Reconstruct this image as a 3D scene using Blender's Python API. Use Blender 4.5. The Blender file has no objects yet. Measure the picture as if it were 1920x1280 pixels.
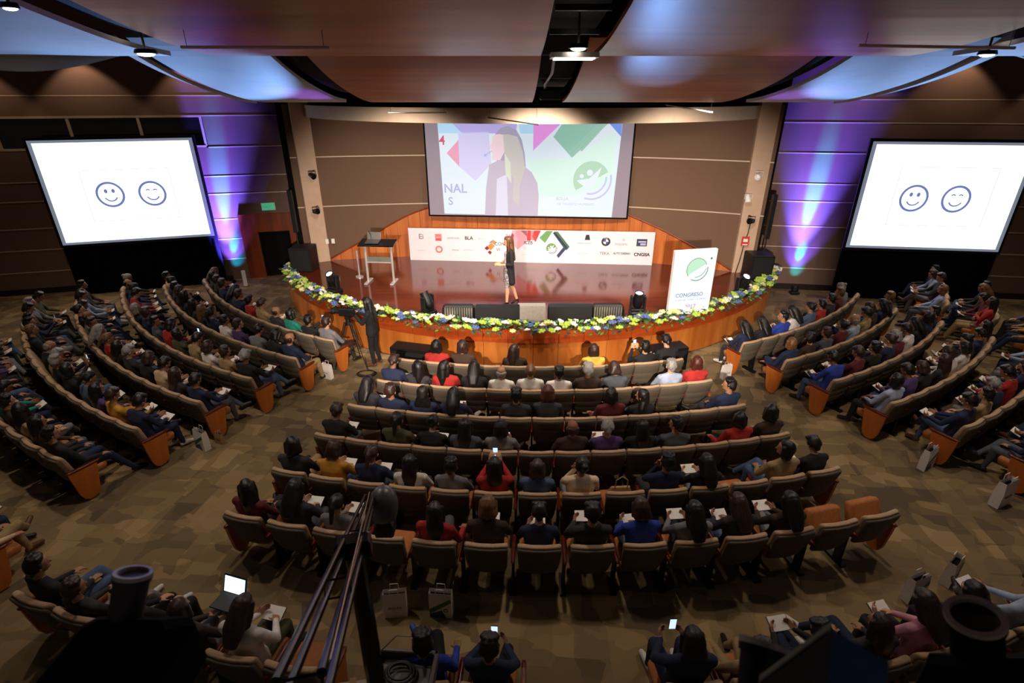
import bpy, bmesh, math, random
from mathutils import Vector, Matrix
import numpy as np
PI = math.pi
R = math.radians
SC = bpy.context.scene
COL = SC.collection
rng = random.Random(11)

# ------------------------------------------------------------------ camera, world, exposure
cam = bpy.data.cameras.new('camera'); camo = bpy.data.objects.new('camera', cam); COL.objects.link(camo)
camo.location = (0, 0, 5.72); camo.rotation_euler = (R(90 - 24.8), 0, 0)
cam.sensor_width = 36; cam.lens = 36 * 1000 / 1920; cam.clip_start = .05; cam.clip_end = 100
cam.dof.use_dof = True; cam.dof.focus_distance = 11.5; cam.dof.aperture_fstop = 2.8
SC.camera = camo
w = bpy.data.worlds.new('world'); SC.world = w; w.use_nodes = True
w.node_tree.nodes['Background'].inputs[0].default_value = (.9, .72, .55, 1)
w.node_tree.nodes['Background'].inputs[1].default_value = .045
SC.view_settings.view_transform = 'Standard'; SC.view_settings.look = 'None'
SC.view_settings.exposure = 0; SC.view_settings.gamma = 1; SC.view_settings.use_curve_mapping = False

def light(name, kind, loc, target, power, col, **kw):
    d = bpy.data.lights.new(name, kind); d.energy = power; d.color = col
    for k, v in kw.items(): setattr(d, k, v)
    o = bpy.data.objects.new(name, d); COL.objects.link(o); o.location = loc
    o.rotation_euler = (Vector(target) - Vector(loc)).to_track_quat('-Z', 'Y').to_euler()
    return o
# stage wash from the ceiling slots above the front rows
WARM = (1, .84, .70)
for x in (-2.75, .63, 3.97):
    light('stage_wash_light', 'SPOT', (x, 10.62, 5.56), (x * .85, 14.6, 1.0), 900, WARM, spot_size=R(100), spot_blend=.9, shadow_soft_size=.15)
light('stage_wash_light', 'SPOT', (.63, 9.0, 5.62), (.6, 11.3, .4), 800, WARM, spot_size=R(110), spot_blend=1, shadow_soft_size=.15)
# stage lights on the balcony pipe at the viewpoint, shining over the audience
for x, tx in ((-1.05, -2.6), (1.25, 4.0)):
    light('balcony_stage_light', 'SPOT', (x, 1.5, 4.62), (tx, 13.4, 1.75), 5200, WARM, spot_size=R(38), spot_blend=.55, shadow_soft_size=.06)
# house lights over the seating
HOUSE = (1, .82, .64)
for x, y, p in ((-3.7, 6.3, 230), (.63, 6.6, 250), (4.85, 6.45, 230), (-6.9, 7.6, 270), (7.8, 7.6, 260), (-3.7, 4.2, 30), (4.85, 4.2, 30)):
    light('house_downlight', 'SPOT', (x, y, 5.98), (x, y + .6, 0), p, HOUSE, spot_size=R(135), spot_blend=1, shadow_soft_size=.1)
# house lights over the far side rows and the foot of the side walls
for x, y in ((-10.6, 12.0), (11.2, 11.6)):
    light('house_downlight', 'SPOT', (x, y, 6.9), (x * .95, y, 0), 380, HOUSE, spot_size=R(120), spot_blend=1, shadow_soft_size=.1)

# ------------------------------------------------------------------ materials
def lin(c):
    if isinstance(c, str):
        c = c.lstrip('#'); c = [int(c[i:i + 2], 16) / 255 for i in (0, 2, 4)]
    return tuple(((x / 12.92) if x <= .04045 else ((x + .055) / 1.055) ** 2.4) for x in c) + (1,)
MATS = {}
def mat(name, col, rough=.6, metal=0, emit=0, var=.12, scale=30, spec=.5, bump=0, stretch=None, alpha=None, trans=0):
    if name in MATS: return MATS[name]
    m = bpy.data.materials.new(name); m.use_nodes = True; nt = m.node_tree; b = nt.nodes['Principled BSDF']
    c = lin(col)
    b.inputs['Roughness'].default_value = rough; b.inputs['Metallic'].default_value = metal
    b.inputs['Specular IOR Level'].default_value = spec
    if trans: b.inputs['Transmission Weight'].default_value = trans
    if var:
        tc = nt.nodes.new('ShaderNodeTexCoord'); nz = nt.nodes.new('ShaderNodeTexNoise'); nz.inputs['Scale'].default_value = scale
        nz.inputs['Detail'].default_value = 3
        src = tc.outputs['Object']
        if stretch:
            mp = nt.nodes.new('ShaderNodeMapping'); mp.inputs['Scale'].default_value = stretch; nt.links.new(src, mp.inputs[0]); src = mp.outputs[0]
        nt.links.new(src, nz.inputs[0])
        cr = nt.nodes.new('ShaderNodeValToRGB')
        cr.color_ramp.elements[0].position = .3; cr.color_ramp.elements[1].position = .7
        cr.color_ramp.elements[0].color = tuple(x * (1 - var) for x in c[:3]) + (1,)
        cr.color_ramp.elements[1].color = tuple(min(1, x * (1 + var)) for x in c[:3]) + (1,)
        nt.links.new(nz.outputs[0], cr.inputs[0]); nt.links.new(cr.outputs[0], b.inputs['Base Color'])
        if bump:
            bp = nt.nodes.new('ShaderNodeBump'); bp.inputs['Strength'].default_value = bump; bp.inputs['Distance'].default_value = .01
            nt.links.new(nz.outputs[0], bp.inputs['Height']); nt.links.new(bp.outputs[0], b.inputs['Normal'])
    else:
        b.inputs['Base Color'].default_value = c
    if emit:
        b.inputs['Emission Color'].default_value = c; b.inputs['Emission Strength'].default_value = emit
    MATS[name] = m; return m
def wood(name, c1, c2, rough=.35, scale=1.2, stretch=(1, 1, 14), spec=.5):
    m = bpy.data.materials.new(name); m.use_nodes = True; nt = m.node_tree; b = nt.nodes['Principled BSDF']
    tc = nt.nodes.new('ShaderNodeTexCoord'); mp = nt.nodes.new('ShaderNodeMapping'); mp.inputs['Scale'].default_value = stretch
    nz = nt.nodes.new('ShaderNodeTexNoise'); nz.inputs['Scale'].default_value = scale; nz.inputs['Detail'].default_value = 6; nz.inputs['Distortion'].default_value = .4
    cr = nt.nodes.new('ShaderNodeValToRGB'); cr.color_ramp.elements[0].color = lin(c1); cr.color_ramp.elements[1].color = lin(c2)
    cr.color_ramp.elements[0].position = .3; cr.color_ramp.elements[1].position = .72
    nt.links.new(tc.outputs['Object'], mp.inputs[0]); nt.links.new(mp.outputs[0], nz.inputs[0]); nt.links.new(nz.outputs[0], cr.inputs[0])
    nt.links.new(cr.outputs[0], b.inputs['Base Color']); b.inputs['Roughness'].default_value = rough; b.inputs['Specular IOR Level'].default_value = spec
    MATS[name] = m; return m
def carpet():
    m = bpy.data.materials.new('carpet'); m.use_nodes = True; nt = m.node_tree; b = nt.nodes['Principled BSDF']; L = nt.links
    tc = nt.nodes.new('ShaderNodeTexCoord')
    def patch(sc, rot):
        mp = nt.nodes.new('ShaderNodeMapping'); mp.inputs['Scale'].default_value = sc; mp.inputs['Rotation'].default_value = (0, 0, R(rot))
        v = nt.nodes.new('ShaderNodeTexVoronoi'); v.distance = 'CHEBYCHEV'; v.inputs['Scale'].default_value = 1; v.inputs['Randomness'].default_value = .8
        L.new(tc.outputs['Object'], mp.inputs[0]); L.new(mp.outputs[0], v.inputs['Vector'])
        sp = nt.nodes.new('ShaderNodeSeparateColor'); L.new(v.outputs['Color'], sp.inputs[0]); return sp.outputs[0]
    a = patch((1.6, 3.6, 1), 12); c = patch((2.9, 1.5, 1), 12)
    mx = nt.nodes.new('ShaderNodeMath'); mx.operation = 'ADD'; L.new(a, mx.inputs[0]); L.new(c, mx.inputs[1])
    hf = nt.nodes.new('ShaderNodeMath'); hf.operation = 'MULTIPLY'; hf.inputs[1].default_value = .5; L.new(mx.outputs[0], hf.inputs[0])
    cr = nt.nodes.new('ShaderNodeValToRGB'); e = cr.color_ramp.elements
    e[0].position = .1; e[0].color = lin('#5c5040'); e[1].position = .9; e[1].color = lin('#9c8560')
    for p, col in ((.35, '#6e5e44'), (.55, '#7d6b4e'), (.7, '#877250')):
        x = e.new(p); x.color = lin(col)
    L.new(hf.outputs[0], cr.inputs[0])
    nz = nt.nodes.new('ShaderNodeTexNoise'); nz.inputs['Scale'].default_value = 120; L.new(tc.outputs['Object'], nz.inputs[0])
    bp = nt.nodes.new('ShaderNodeBump'); bp.inputs['Strength'].default_value = .3; bp.inputs['Distance'].default_value = .004
    L.new(nz.outputs[0], bp.inputs['Height']); L.new(bp.outputs[0], b.inputs['Normal'])
    L.new(cr.outputs[0], b.inputs['Base Color']); b.inputs['Roughness'].default_value = .95; b.inputs['Specular IOR Level'].default_value = .1
    MATS['carpet'] = m; return m

# ------------------------------------------------------------------ mesh helpers
class MB:
    def __init__(s): s.v = []; s.f = []; s.m = []
    def add(s, vs, fs, mi=0):
        o = len(s.v); s.v += [tuple(v) for v in vs]; s.f += [tuple(i + o for i in f) for f in fs]; s.m += [mi] * len(fs); return s
    def loft(s, loops, cap=True, mi=0, closed=True):
        n = len(loops[0]); vs = [v for l in loops for v in l]; fs = []
        for k in range(len(loops) - 1):
            for i in range(n if closed else n - 1):
                j = (i + 1) % n; fs.append((k * n + i, k * n + j, (k + 1) * n + j, (k + 1) * n + i))
        if cap and closed:
            fs.append(tuple(range(n))[::-1]); fs.append(tuple((len(loops) - 1) * n + i for i in range(n)))
        return s.add(vs, fs, mi)
    def box(s, c, d, rz=0, mi=0, rx=0, ry=0, bev=0):
        M = Matrix.Translation(c) @ Matrix.Rotation(rz, 4, 'Z') @ Matrix.Rotation(ry, 4, 'Y') @ Matrix.Rotation(rx, 4, 'X')
        x, y, z = [a / 2 for a in d]
        if bev:
            lo = []
            for zz, k in ((-z, bev), (-z + bev, 0), (z - bev, 0), (z, bev)):
                a, b2 = x - k, y - k; q = bev * .6
                lo.append([M @ Vector(p + (zz,)) for p in ((-a + q, -b2), (a - q, -b2), (a, -b2 + q), (a, b2 - q), (a - q, b2), (-a + q, b2), (-a, b2 - q), (-a, -b2 + q))])
            return s.loft(lo, mi=mi)
        vs = [M @ Vector((sx * x, sy * y, sz * z)) for sz in (-1, 1) for sy in (-1, 1) for sx in (-1, 1)]
        return s.add(vs, [(0, 2, 3, 1), (4, 5, 7, 6), (0, 1, 5, 4), (2, 6, 7, 3), (0, 4, 6, 2), (1, 3, 7, 5)], mi)
    def cyl(s, p0, p1, r0, r1=None, n=12, mi=0, cap=True):
        r1 = r0 if r1 is None else r1; p0 = Vector(p0); p1 = Vector(p1); d = (p1 - p0).normalized()
        a = d.orthogonal().normalized(); b = d.cross(a)
        return s.loft([[p + (a * math.cos(t) + b * math.sin(t)) * r for t in [2 * PI * i / n for i in range(n)]] for p, r in ((p0, r0), (p1, r1))], cap, mi)
    def lathe(s, p0, d, prof, n=16, mi=0):   # prof: (distance along d, radius)
        p0 = Vector(p0); d = Vector(d).normalized(); a = d.orthogonal().normalized(); b = d.cross(a)
        return s.loft([[p0 + d * h + (a * math.cos(t) + b * math.sin(t)) * max(r, 1e-4) for t in [2 * PI * i / n for i in range(n)]] for h, r in prof], True, mi)
    def tube(s, pts, r, n=8, mi=0):
        pts = [Vector(p) for p in pts]; lo = []; up = Vector((0, 0, 1))
        for i, p in enumerate(pts):
            d = (pts[min(i + 1, len(pts) - 1)] - pts[max(i - 1, 0)]).normalized()
            a = d.cross(up); a = a.normalized() if a.length > 1e-3 else Vector((1, 0, 0)); b = d.cross(a)
            lo.append([p + (a * math.cos(t) + b * math.sin(t)) * r for t in [2 * PI * k / n for k in range(n)]])
        return s.loft(lo, True, mi)
    def ball(s, c, r, n=10, mi=0):
        if not hasattr(r, '__len__'): r = (r, r, r)
        m = n // 2 + 1; lo = []
        for k in range(m + 1):
            ph = -PI / 2 + PI * k / m; q = max(math.cos(ph), 1e-3)
            lo.append([(c[0] + r[0] * q * math.cos(t), c[1] + r[1] * q * math.sin(t), c[2] + r[2] * math.sin(ph)) for t in [2 * PI * i / n for i in range(n)]])
        return s.loft(lo, True, mi)
    def plate(s, pts, y0, y1, mi=0):        # outline in x,z extruded along y
        return s.loft([[(x, y0, z) for x, z in pts], [(x, y1, z) for x, z in pts]], True, mi)
    def slab(s, pts, z0, z1, mi=0):
        return s.loft([[(x, y, z0) for x, y in pts], [(x, y, z1) for x, y in pts]], True, mi)
    def mesh(s, name, mats, smooth=False):
        me = bpy.data.meshes.new(name); me.from_pydata(s.v, [], s.f)
        for m in (mats if isinstance(mats, (list, tuple)) else [mats]): me.materials.append(MATS[m] if isinstance(m, str) else m)
        me.polygons.foreach_set('material_index', s.m)
        bm = bmesh.new(); bm.from_mesh(me); bmesh.ops.recalc_face_normals(bm, faces=bm.faces); bm.to_mesh(me); bm.free()
        if smooth: me.shade_smooth() if smooth is True else me.shade_auto_smooth() if hasattr(me, 'shade_auto_smooth') else None
        me.update(); return me
    def build(s, name, mats, parent=None, smooth=False):
        return obj(name, s.mesh(name, mats, smooth), parent)
def obj(name, me, parent=None, loc=None, rz=None):
    o = bpy.data.objects.new(name, me); COL.objects.link(o); o.parent = parent
    if loc is not None: o.location = loc
    if rz is not None: o.rotation_euler = (0, 0, rz)
    return o
def tag(o, label=None, cat=None, group=None, kind=None):
    if label: o['label'] = label
    if cat: o['category'] = cat
    if group: o['group'] = group
    if kind: o['kind'] = kind
    return o
def thing(name, label, cat, loc=(0, 0, 0), rz=0, group=None):
    return tag(obj(name, None, None, loc, rz), label, cat, group)
def struct(name, loc=(0, 0, 0), rz=0): return tag(obj(name, None, None, loc, rz), kind='structure')
def copy_tree(o, parent=None):
    c = o.copy(); COL.objects.link(c); c.parent = parent
    for ch in o.children: copy_tree(ch, c)
    return c
def text(name, s, size, m, parent, loc, align='LEFT', thick=.002, bold=0):
    cu = bpy.data.curves.new(name, 'FONT'); cu.body = s; cu.size = size; cu.extrude = thick; cu.align_x = align; cu.offset = bold
    t = bpy.data.objects.new('tmp', cu); COL.objects.link(t)
    dg = bpy.context.evaluated_depsgraph_get(); me = bpy.data.meshes.new_from_object(t.evaluated_get(dg)); bpy.data.objects.remove(t)
    me.materials.clear(); me.materials.append(MATS[m])
    me.transform(Matrix.Rotation(PI / 2, 4, 'X'))
    return obj(name, me, parent, loc)
def circle(cx, cz, rx, rz=None, n=32, a0=0, a1=2 * PI):
    rz = rx if rz is None else rz
    return [(cx + rx * math.cos(a0 + (a1 - a0) * i / n), cz + rz * math.sin(a0 + (a1 - a0) * i / n)) for i in range(n + (0 if abs(a1 - a0) > 6.28 else 1))]
def ring(mb, cx, cz, r, wd, y0, y1, a0=0, a1=2 * PI, n=32, mi=0, rz=None):
    k = (rz or r) / r
    for i in range(n):
        t0 = a0 + (a1 - a0) * i / n; t1 = a0 + (a1 - a0) * (i + 1) / n
        q = [(cx + (r + s) * math.cos(t), cz + k * (r + s) * math.sin(t)) for t, s in ((t0, -wd / 2), (t1, -wd / 2), (t1, wd / 2), (t0, wd / 2))]
        mb.plate(q, y0, y1, mi)
def ang(p, q): return math.atan2(q[1] - p[1], q[0] - p[0])

ORD = ['first', 'second', 'third', 'fourth', 'fifth', 'sixth', 'seventh', 'eighth', 'ninth', 'tenth', 'eleventh', 'twelfth', 'thirteenth', 'fourteenth', 'fifteenth', 'sixteenth', 'seventeenth', 'eighteenth']

carpet()
wood('stage_front_wood', '#a8561a', '#d8863c', .4, 1.0, (3, 3, .35))
wood('stage_band_wood', '#8a3410', '#b8501c', .35, 1.5, (.6, .6, 6))
wood('stage_floor_wood', '#4a1608', '#742a12', .13, 1.4, (.5, 8, 1), spec=.8)
wood('wall_wood', '#a4501c', '#cf7a36', .35, 1.2, (4, 4, .3))
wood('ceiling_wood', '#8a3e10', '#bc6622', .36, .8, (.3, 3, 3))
wood('door_wood', '#6e2a0e', '#98441a', .35, 1.2, (4, 4, .4))
wood('seat_panel_wood', '#a0501a', '#c8722c', .4, 3, (1, 1, .3))
wood('armrest_wood', '#5a1c10', '#7c2e1c', .3, 4, (1, .3, 1))
mat('wall_fabric', '#785f54', .85, var=.06, scale=60)
mat('stage_wall_fabric', '#6e5442', .85, var=.06, scale=60)
mat('joint', '#c8b4a0', .5, var=.05)
mat('dark_base', '#1a1210', .6)
mat('black', '#0c0c0e', .5, var=.1)
mat('matt_black', '#060607', .9, var=.1, spec=.2)
mat('velvet', '#0b0b16', .95, var=.25, scale=3, stretch=(8, 8, .2), spec=.1)
mat('frame_blue_black', '#10101c', .4)
mat('cream', '#c9ab92', .7, var=.05, scale=6)
mat('soffit_cream', '#d8c0a8', .7, var=.04, scale=4)
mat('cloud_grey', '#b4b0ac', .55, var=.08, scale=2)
mat('roof_dark', '#050404', 1, var=.1, spec=.1)
mat('metal', '#b8b4b0', .3, .9, var=.05)
mat('chrome', '#d8d4d0', .3, .5, var=.03)
mat('dark_metal', '#2a2a2c', .4, .7, var=.1)
mat('glass_dark', '#10141a', .08, 0, var=.05, spec=.8)
mat('white', '#efece8', .6, var=.03)
mat('paper', '#f2efe9', .7, var=.03)

# ------------------------------------------------------------------ floor and shell
fl = MB().slab([(-22, -4), (22, -4), (22, 22), (-22, 22)], -.2, 0).build('floor', 'carpet'); tag(fl, kind='structure')
rf = MB().slab([(-22, -4), (22, -4), (22, 22), (-22, 22)], 8.2, 8.3).build('ceiling', 'roof_dark'); tag(rf, kind='structure')

def wall_bands(root, x0, x1, levels, m, holes=(), y=0, t=.08):
    """fabric panels between the joint levels, each a panel of its own; holes = (band, xa, xb)"""
    for k in range(len(levels) - 1):
        z0, z1 = levels[k] + .012, levels[k + 1] - .012
        spans = [(x0, x1)]
        for hb, xa, xb in holes:
            if hb == k: spans = [p for (a, b) in spans for p in ((a, min(b, xa)), (max(a, xb), b)) if p[1] - p[0] > .02]
        for a, b in spans:
            MB().box(((a + b) / 2, y + t / 2, (z0 + z1) / 2), (b - a, t, z1 - z0)).build('panel', m, root)
            if k: MB().box(((a + b) / 2, y + t / 2 - .006, levels[k]), (b - a, t, .03)).build('joint_strip', 'joint', root)
def wp(p, q, s):     # point at distance s along p>q
    d = Vector(q) - Vector(p); return Vector(p) + d.normalized() * s
# left wall
pL, qL = (-19.0, 14.905), (-5.9, 18.465)
wl = struct('wall_left', (pL[0], pL[1], 0), ang(pL, qL)); LL = (Vector(qL) - Vector(pL)).length
xl = lambda x: (x - pL[0]) / math.cos(ang(pL, qL))
LEV = [0, .7, 1.38, 2.03, 2.83, 3.38, 4.25, 5.15, 5.7, 6.9, 8.2]
d0, d1 = xl(-8.5), xl(-7.55)
wall_bands(wl, 0, LL, LEV, 'wall_fabric', [(0, d0, d1), (1, d0, d1), (2, d0, d1), (6, -1, xl(-9.4))])
MB().box((LL / 2, .2, 4.1), (LL, .06, 8.2)).build('backing', 'matt_black', wl)
tag(MB().box((xl(-14.2), -.02, .09), (9, .04, .18)).build('baseboard_left', 'dark_base'), kind='structure')
bb = bpy.data.objects['baseboard_left']; bb.parent = None; bb.location = wl.location; bb.rotation_euler = wl.rotation_euler
# doorway with wide wooden surround
dr = struct('door_1', wl.location, wl.rotation_euler[2])
MB().box(((xl(-9.0) + d0) / 2, -.02, 1.08), (d0 - xl(-9.0), .1, 2.16)).build('jamb', 'door_wood', dr)
MB().box(((d1 + xl(-7.0)) / 2, -.02, 1.08), (xl(-7.0) - d1, .1, 2.16)).build('jamb', 'door_wood', dr)
MB().box(((d0 + d1) / 2, -.02, 1.86), (d1 - d0, .1, .6)).build('lintel', 'door_wood', dr)
lf = MB().box(((d0 + d1) / 2, .12, .78), (d1 - d0, .05, 1.56)).build('door_leaf', 'matt_black', dr)
MB().cyl((d0 + .1, .07, .8), (d0 + .1, .07, 1.0), .012).build('handle', 'dark_metal', lf)
# control-room window above the screen
wn = struct('window_1', wl.location, wl.rotation_euler[2]); a, b = 0, xl(-9.45)
MB().box(((a + b) / 2, .12, 4.72), (b - a, .02, .82)).build('dark_room_back', 'matt_black', wn)
cuts = [0, 2.6, 4.6, 6.42, 8.22, b]
for i in range(len(cuts) - 1):
    MB().box(((cuts[i] + cuts[i + 1]) / 2, .05, 4.71), (cuts[i + 1] - cuts[i] - .07, .012, .8)).build('pane', 'glass_dark', wn)
    MB().box((cuts[i + 1], .03, 4.71), (.07, .06, .84)).build('mullion', 'joint', wn)
for z in (4.28, 5.14): MB().box(((a + b) / 2, .03, z), (b - a, .07, .06)).build('window_frame', 'joint', wn)
# right wall
pR, qR = (6.4, 16.85), (20.0, 14.86)
wr = struct('wall_right', (pR[0], pR[1], 0), ang(pR, qR)); LR = (Vector(qR) - Vector(pR)).length
wall_bands(wr, 0, LR, [0, .7, 1.38, 2.03, 2.78, 3.3, 4.17, 5.0, 5.6, 6.9, 8.2], 'wall_fabric')
MB().box((LR / 2, .2, 4.1), (LR, .06, 8.2)).build('backing', 'matt_black', wr)
bb = MB().box((LR / 2 + .6, -.02, .09), (LR - 1.4, .04, .18)).build('baseboard_right', 'dark_base'); tag(bb, kind='structure'); bb.location = wr.location; bb.rotation_euler = wr.rotation_euler
# curved wall behind the stage
AX, AY, AR = -1.229, -1.135, 18.05
def arc(x, off=0):
    return (x, AY + math.sqrt((AR + off) ** 2 - (x - AX) ** 2))
def arc_panel(x0, x1, zt, zb, off0, off1, n=16):
    """curved panel, zt/zb = functions of x"""
    mb = MB(); vs = []; fs = []
    for i in range(n + 1):
        x = x0 + (x1 - x0) * i / n
        for o in (off0, off1):
            p = arc(x, o); vs += [(p[0], p[1], zb(x)), (p[0], p[1], zt(x))]
    for i in range(n):
        k = 4 * i
        fs += [(k, k + 4, k + 5, k + 1), (k + 2, k + 3, k + 7, k + 6), (k + 1, k + 5, k + 7, k + 3), (k, k + 2, k + 6, k + 4)]
    fs += [(0, 1, 3, 2), (4 * n, 4 * n + 2, 4 * n + 3, 4 * n + 1)]
    return mb.add(vs, fs)
wb = struct('wall_back')
for z0, z1 in ((1.0, 2.66), (2.66, 4.08), (4.08, 5.5)):
    arc_panel(-6.4, 7.0, lambda x: z1 - .012, lambda x: z0 + .012, 0, .1, 40).build('panel', 'stage_wall_fabric', wb)
    if z0 > 1.5: arc_panel(-6.4, 7.0, lambda x: z0 + .015, lambda x: z0 - .015, -.008, .09, 40).build('joint_strip', 'joint', wb)
arc_panel(-6.6, 7.1, lambda x: 8.2, lambda x: 0, .12, .2, 30).build('backing', 'matt_black', wb)
# wooden boards whose top edge climbs to the screen from both sides
TOP = [(-5.9, .98), (-5.75, 1.02), (-4.36, 1.73), (-3.76, 2.06), (-3.25, 2.31), (-2.83, 2.47), (-2.3, 2.6), (.4, 2.66), (3.0, 2.56), (3.56, 2.41), (4.49, 2.05), (5.42, 1.61), (6.02, 1.28), (6.5, 1.0), (6.7, .98)]
def top(x):
    for (xa, za), (xb, zb) in zip(TOP, TOP[1:]):
        if xa <= x <= xb: return za + (zb - za) * (x - xa) / (xb - xa)
    return 1.0
nb = 34
for i in range(nb):
    xa = -5.75 + 12.2 * i / nb; xb = xa + 12.2 / nb - .008
    arc_panel(xa, xb, top, lambda x: .99, -.05, 0, 3).build('board', 'wall_wood', wb)
rail = MB().tube([arc(-5.75 + 12.2 * i / 40, -.07) + (top(-5.75 + 12.2 * i / 40) + .01,) for i in range(41)], .025, 6).build('edge_rail', 'door_wood', wb)
# columns
for nm, c, rz in (('trim_1', (-6.02, 16.35), R(28)), ('trim_2', (6.72, 15.25), R(-8))):
    o = tag(MB().box((0, 0, 2.8), (.5, .5, 5.6), bev=.02).build(nm, 'cream'), kind='structure'); o.location = (c[0], c[1], 0); o.rotation_euler = (0, 0, rz)
# curved soffit beam over the stage
def circ3(p, q, r):
    ax, ay = p; bx, by = q; cx, cy = r; d = 2 * (ax * (by - cy) + bx * (cy - ay) + cx * (ay - by))
    ux = ((ax * ax + ay * ay) * (by - cy) + (bx * bx + by * by) * (cy - ay) + (cx * cx + cy * cy) * (ay - by)) / d
    uy = ((ax * ax + ay * ay) * (cx - bx) + (bx * bx + by * by) * (ax - cx) + (cx * cx + cy * cy) * (bx - ax)) / d
    return ux, uy, math.hypot(ax - ux, ay - uy)
ux, uy, ur = circ3((-5.75, 16.1), (.5, 12.2), (6.45, 15.1))
loops = []
for i in range(49):
    x = -5.75 + 12.2 * i / 48; y = uy - math.sqrt(ur * ur - (x - ux) ** 2) if uy > 14 else uy + math.sqrt(ur * ur - (x - ux) ** 2)
    loops.append([(x, y, 5.16), (x, y, 5.47), (x, y + .3, 5.47), (x, y + .3, 5.16)])
sf = MB().loft(loops).build('trim_3', 'soffit_cream'); tag(sf, kind='structure')
tp = MB().loft([[(l[2][0], l[2][1], 5.40), (l[2][0], l[2][1], 5.46), (l[2][0], 17.2, 5.46), (l[2][0], 17.2, 5.40)] for l in loops]).build('trim_4', 'dark_base'); tag(tp, kind='structure')

# ------------------------------------------------------------------ curved ceiling panels
BAY1 = [(.5, 7.75), (2, 7.2), (3.5, 6.75), (4.3, 6.53), (4.9, 6.39), (5.45, 6.29), (6.0, 6.205), (6.5, 6.155), (7.0, 6.13)]
BAY2 = [(7.05, 6.32), (7.3, 6.20), (7.8, 6.04), (8.3, 5.91), (8.9, 5.79), (9.5, 5.695), (10.0, 5.635), (10.5, 5.60)]
def dense(pr, k=3):
    out = []
    for i in range(len(pr) - 1):
        p0 = pr[max(i - 1, 0)]; p1 = pr[i]; p2 = pr[i + 1]; p3 = pr[min(i + 2, len(pr) - 1)]
        for j in range(k):
            t = j / k; out.append(tuple(.5 * ((2 * b) + (c - a) * t + (2 * a - 5 * b + 4 * c - d) * t * t + (3 * b - a - 3 * c + d) * t ** 3) for a, b, c, d in zip(p0, p1, p2, p3)))
    return out + [pr[-1]]
def cloud(x0, x1, prof, m, label, drop=0):
    pr = dense(prof)
    mb = MB().loft([[(x0, y, z - drop), (x1, y, z - drop), (x1, y, z + .05), (x0, y, z + .05)] for y, z in pr])
    o = mb.build('ceiling_panel', m); tag(o, label, 'ceiling panel', 'curved ceiling panels'); return o
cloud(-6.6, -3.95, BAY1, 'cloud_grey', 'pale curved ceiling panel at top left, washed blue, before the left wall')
cloud(-3.45, .33, BAY1, 'ceiling_wood', 'brown wooden ceiling panel nearest the viewer, left of the central black slot')
cloud(.95, 4.6, BAY1, 'ceiling_wood', 'brown wooden ceiling panel nearest the viewer, right of the central black slot')
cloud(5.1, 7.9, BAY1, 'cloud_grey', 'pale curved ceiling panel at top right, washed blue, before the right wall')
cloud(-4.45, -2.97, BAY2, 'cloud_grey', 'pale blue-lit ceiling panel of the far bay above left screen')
cloud(-2.52, .36, BAY2, 'ceiling_wood', 'brown wooden ceiling panel of the far bay, left of the central slot')
cloud(.9, 3.75, BAY2, 'ceiling_wood', 'brown wooden ceiling panel of the far bay, right of the central slot')
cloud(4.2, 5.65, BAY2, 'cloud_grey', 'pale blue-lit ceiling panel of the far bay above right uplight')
for x0, x1, sd in ((-4.85, -4.58, 'left'), (5.78, 6.05, 'right')):
    o = MB().loft([[(x0, y, z - .02 + (.1 if x0 < 0 else 0)), (x1, y, z - .02 + (0 if x0 < 0 else .1)), (x1, y, z + .04), (x0, y, z + .12)] for y, z in dense(BAY2)]).build('ceiling_fascia', 'cloud_grey')
    tag(o, 'narrow pale curved strip edging the far ceiling bay on its %s side' % sd, 'ceiling strip')
for x0, x1, yb, sd in ((-6.9, -4.6, 7.02, 'left'), (5.9, 8.2, 7.02, 'right')):
    n = 14; o = MB().loft([[(x0 + (x1 - x0) * i / n, yb, 6.14), (x0 + (x1 - x0) * i / n, yb + .05, 6.13 - .16 * math.sin(PI * i / n)), (x0 + (x1 - x0) * i / n, yb + .35, 6.2 - .12 * math.sin(PI * i / n)), (x0 + (x1 - x0) * i / n, yb + .35, 6.26)] for i in range(n + 1)]).build('ceiling_lip', 'cloud_grey')
    tag(o, 'rounded pale lip under the front edge of the %s ceiling panel' % sd, 'ceiling lip')
# black technical slot in the middle with cross members
sl = thing('ceiling_slot', 'black technical slot running down the middle of the ceiling', 'ceiling slot')
for prof in (BAY1, BAY2):
    MB().loft([[(.34, y, z + .25), (.92, y, z + .25), (.92, y, z + .3), (.34, y, z + .3)] for y, z in dense(prof)]).build('slot_top', 'matt_black', sl)
for y, z in ((5.5, 6.42), (6.2, 6.3), (7.6, 6.2), (8.6, 5.96), (9.9, 5.78)):
    MB().box((.63, y, z), (.5, .04, .05)).build('cross_member', 'dark_metal', sl)
MB().tube([(.52, 7.4, 6.2), (.55, 8.2, 6.0), (.5, 9.0, 5.88), (.56, 9.9, 5.75)], .025).build('cable', 'dark_metal', sl)
MB().box((.63, 9.7, 5.72), (.34, .3, .16), bev=.02).build('projector', 'black', sl)
for x0, x1, prof, wh in ((-3.97, -3.43, BAY1, 'near left'), (4.58, 5.12, BAY1, 'near right'), (-2.99, -2.5, BAY2, 'far left'), (3.73, 4.22, BAY2, 'far right')):
    o = MB().loft([[(x0, y, z + .16), (x1, y, z + .16), (x1, y, z + .2), (x0, y, z + .2)] for y, z in dense(prof)]).build('ceiling_slot', 'matt_black')
    tag(o, 'black curved slot between the %s ceiling panels' % wh, 'ceiling slot')
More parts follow.
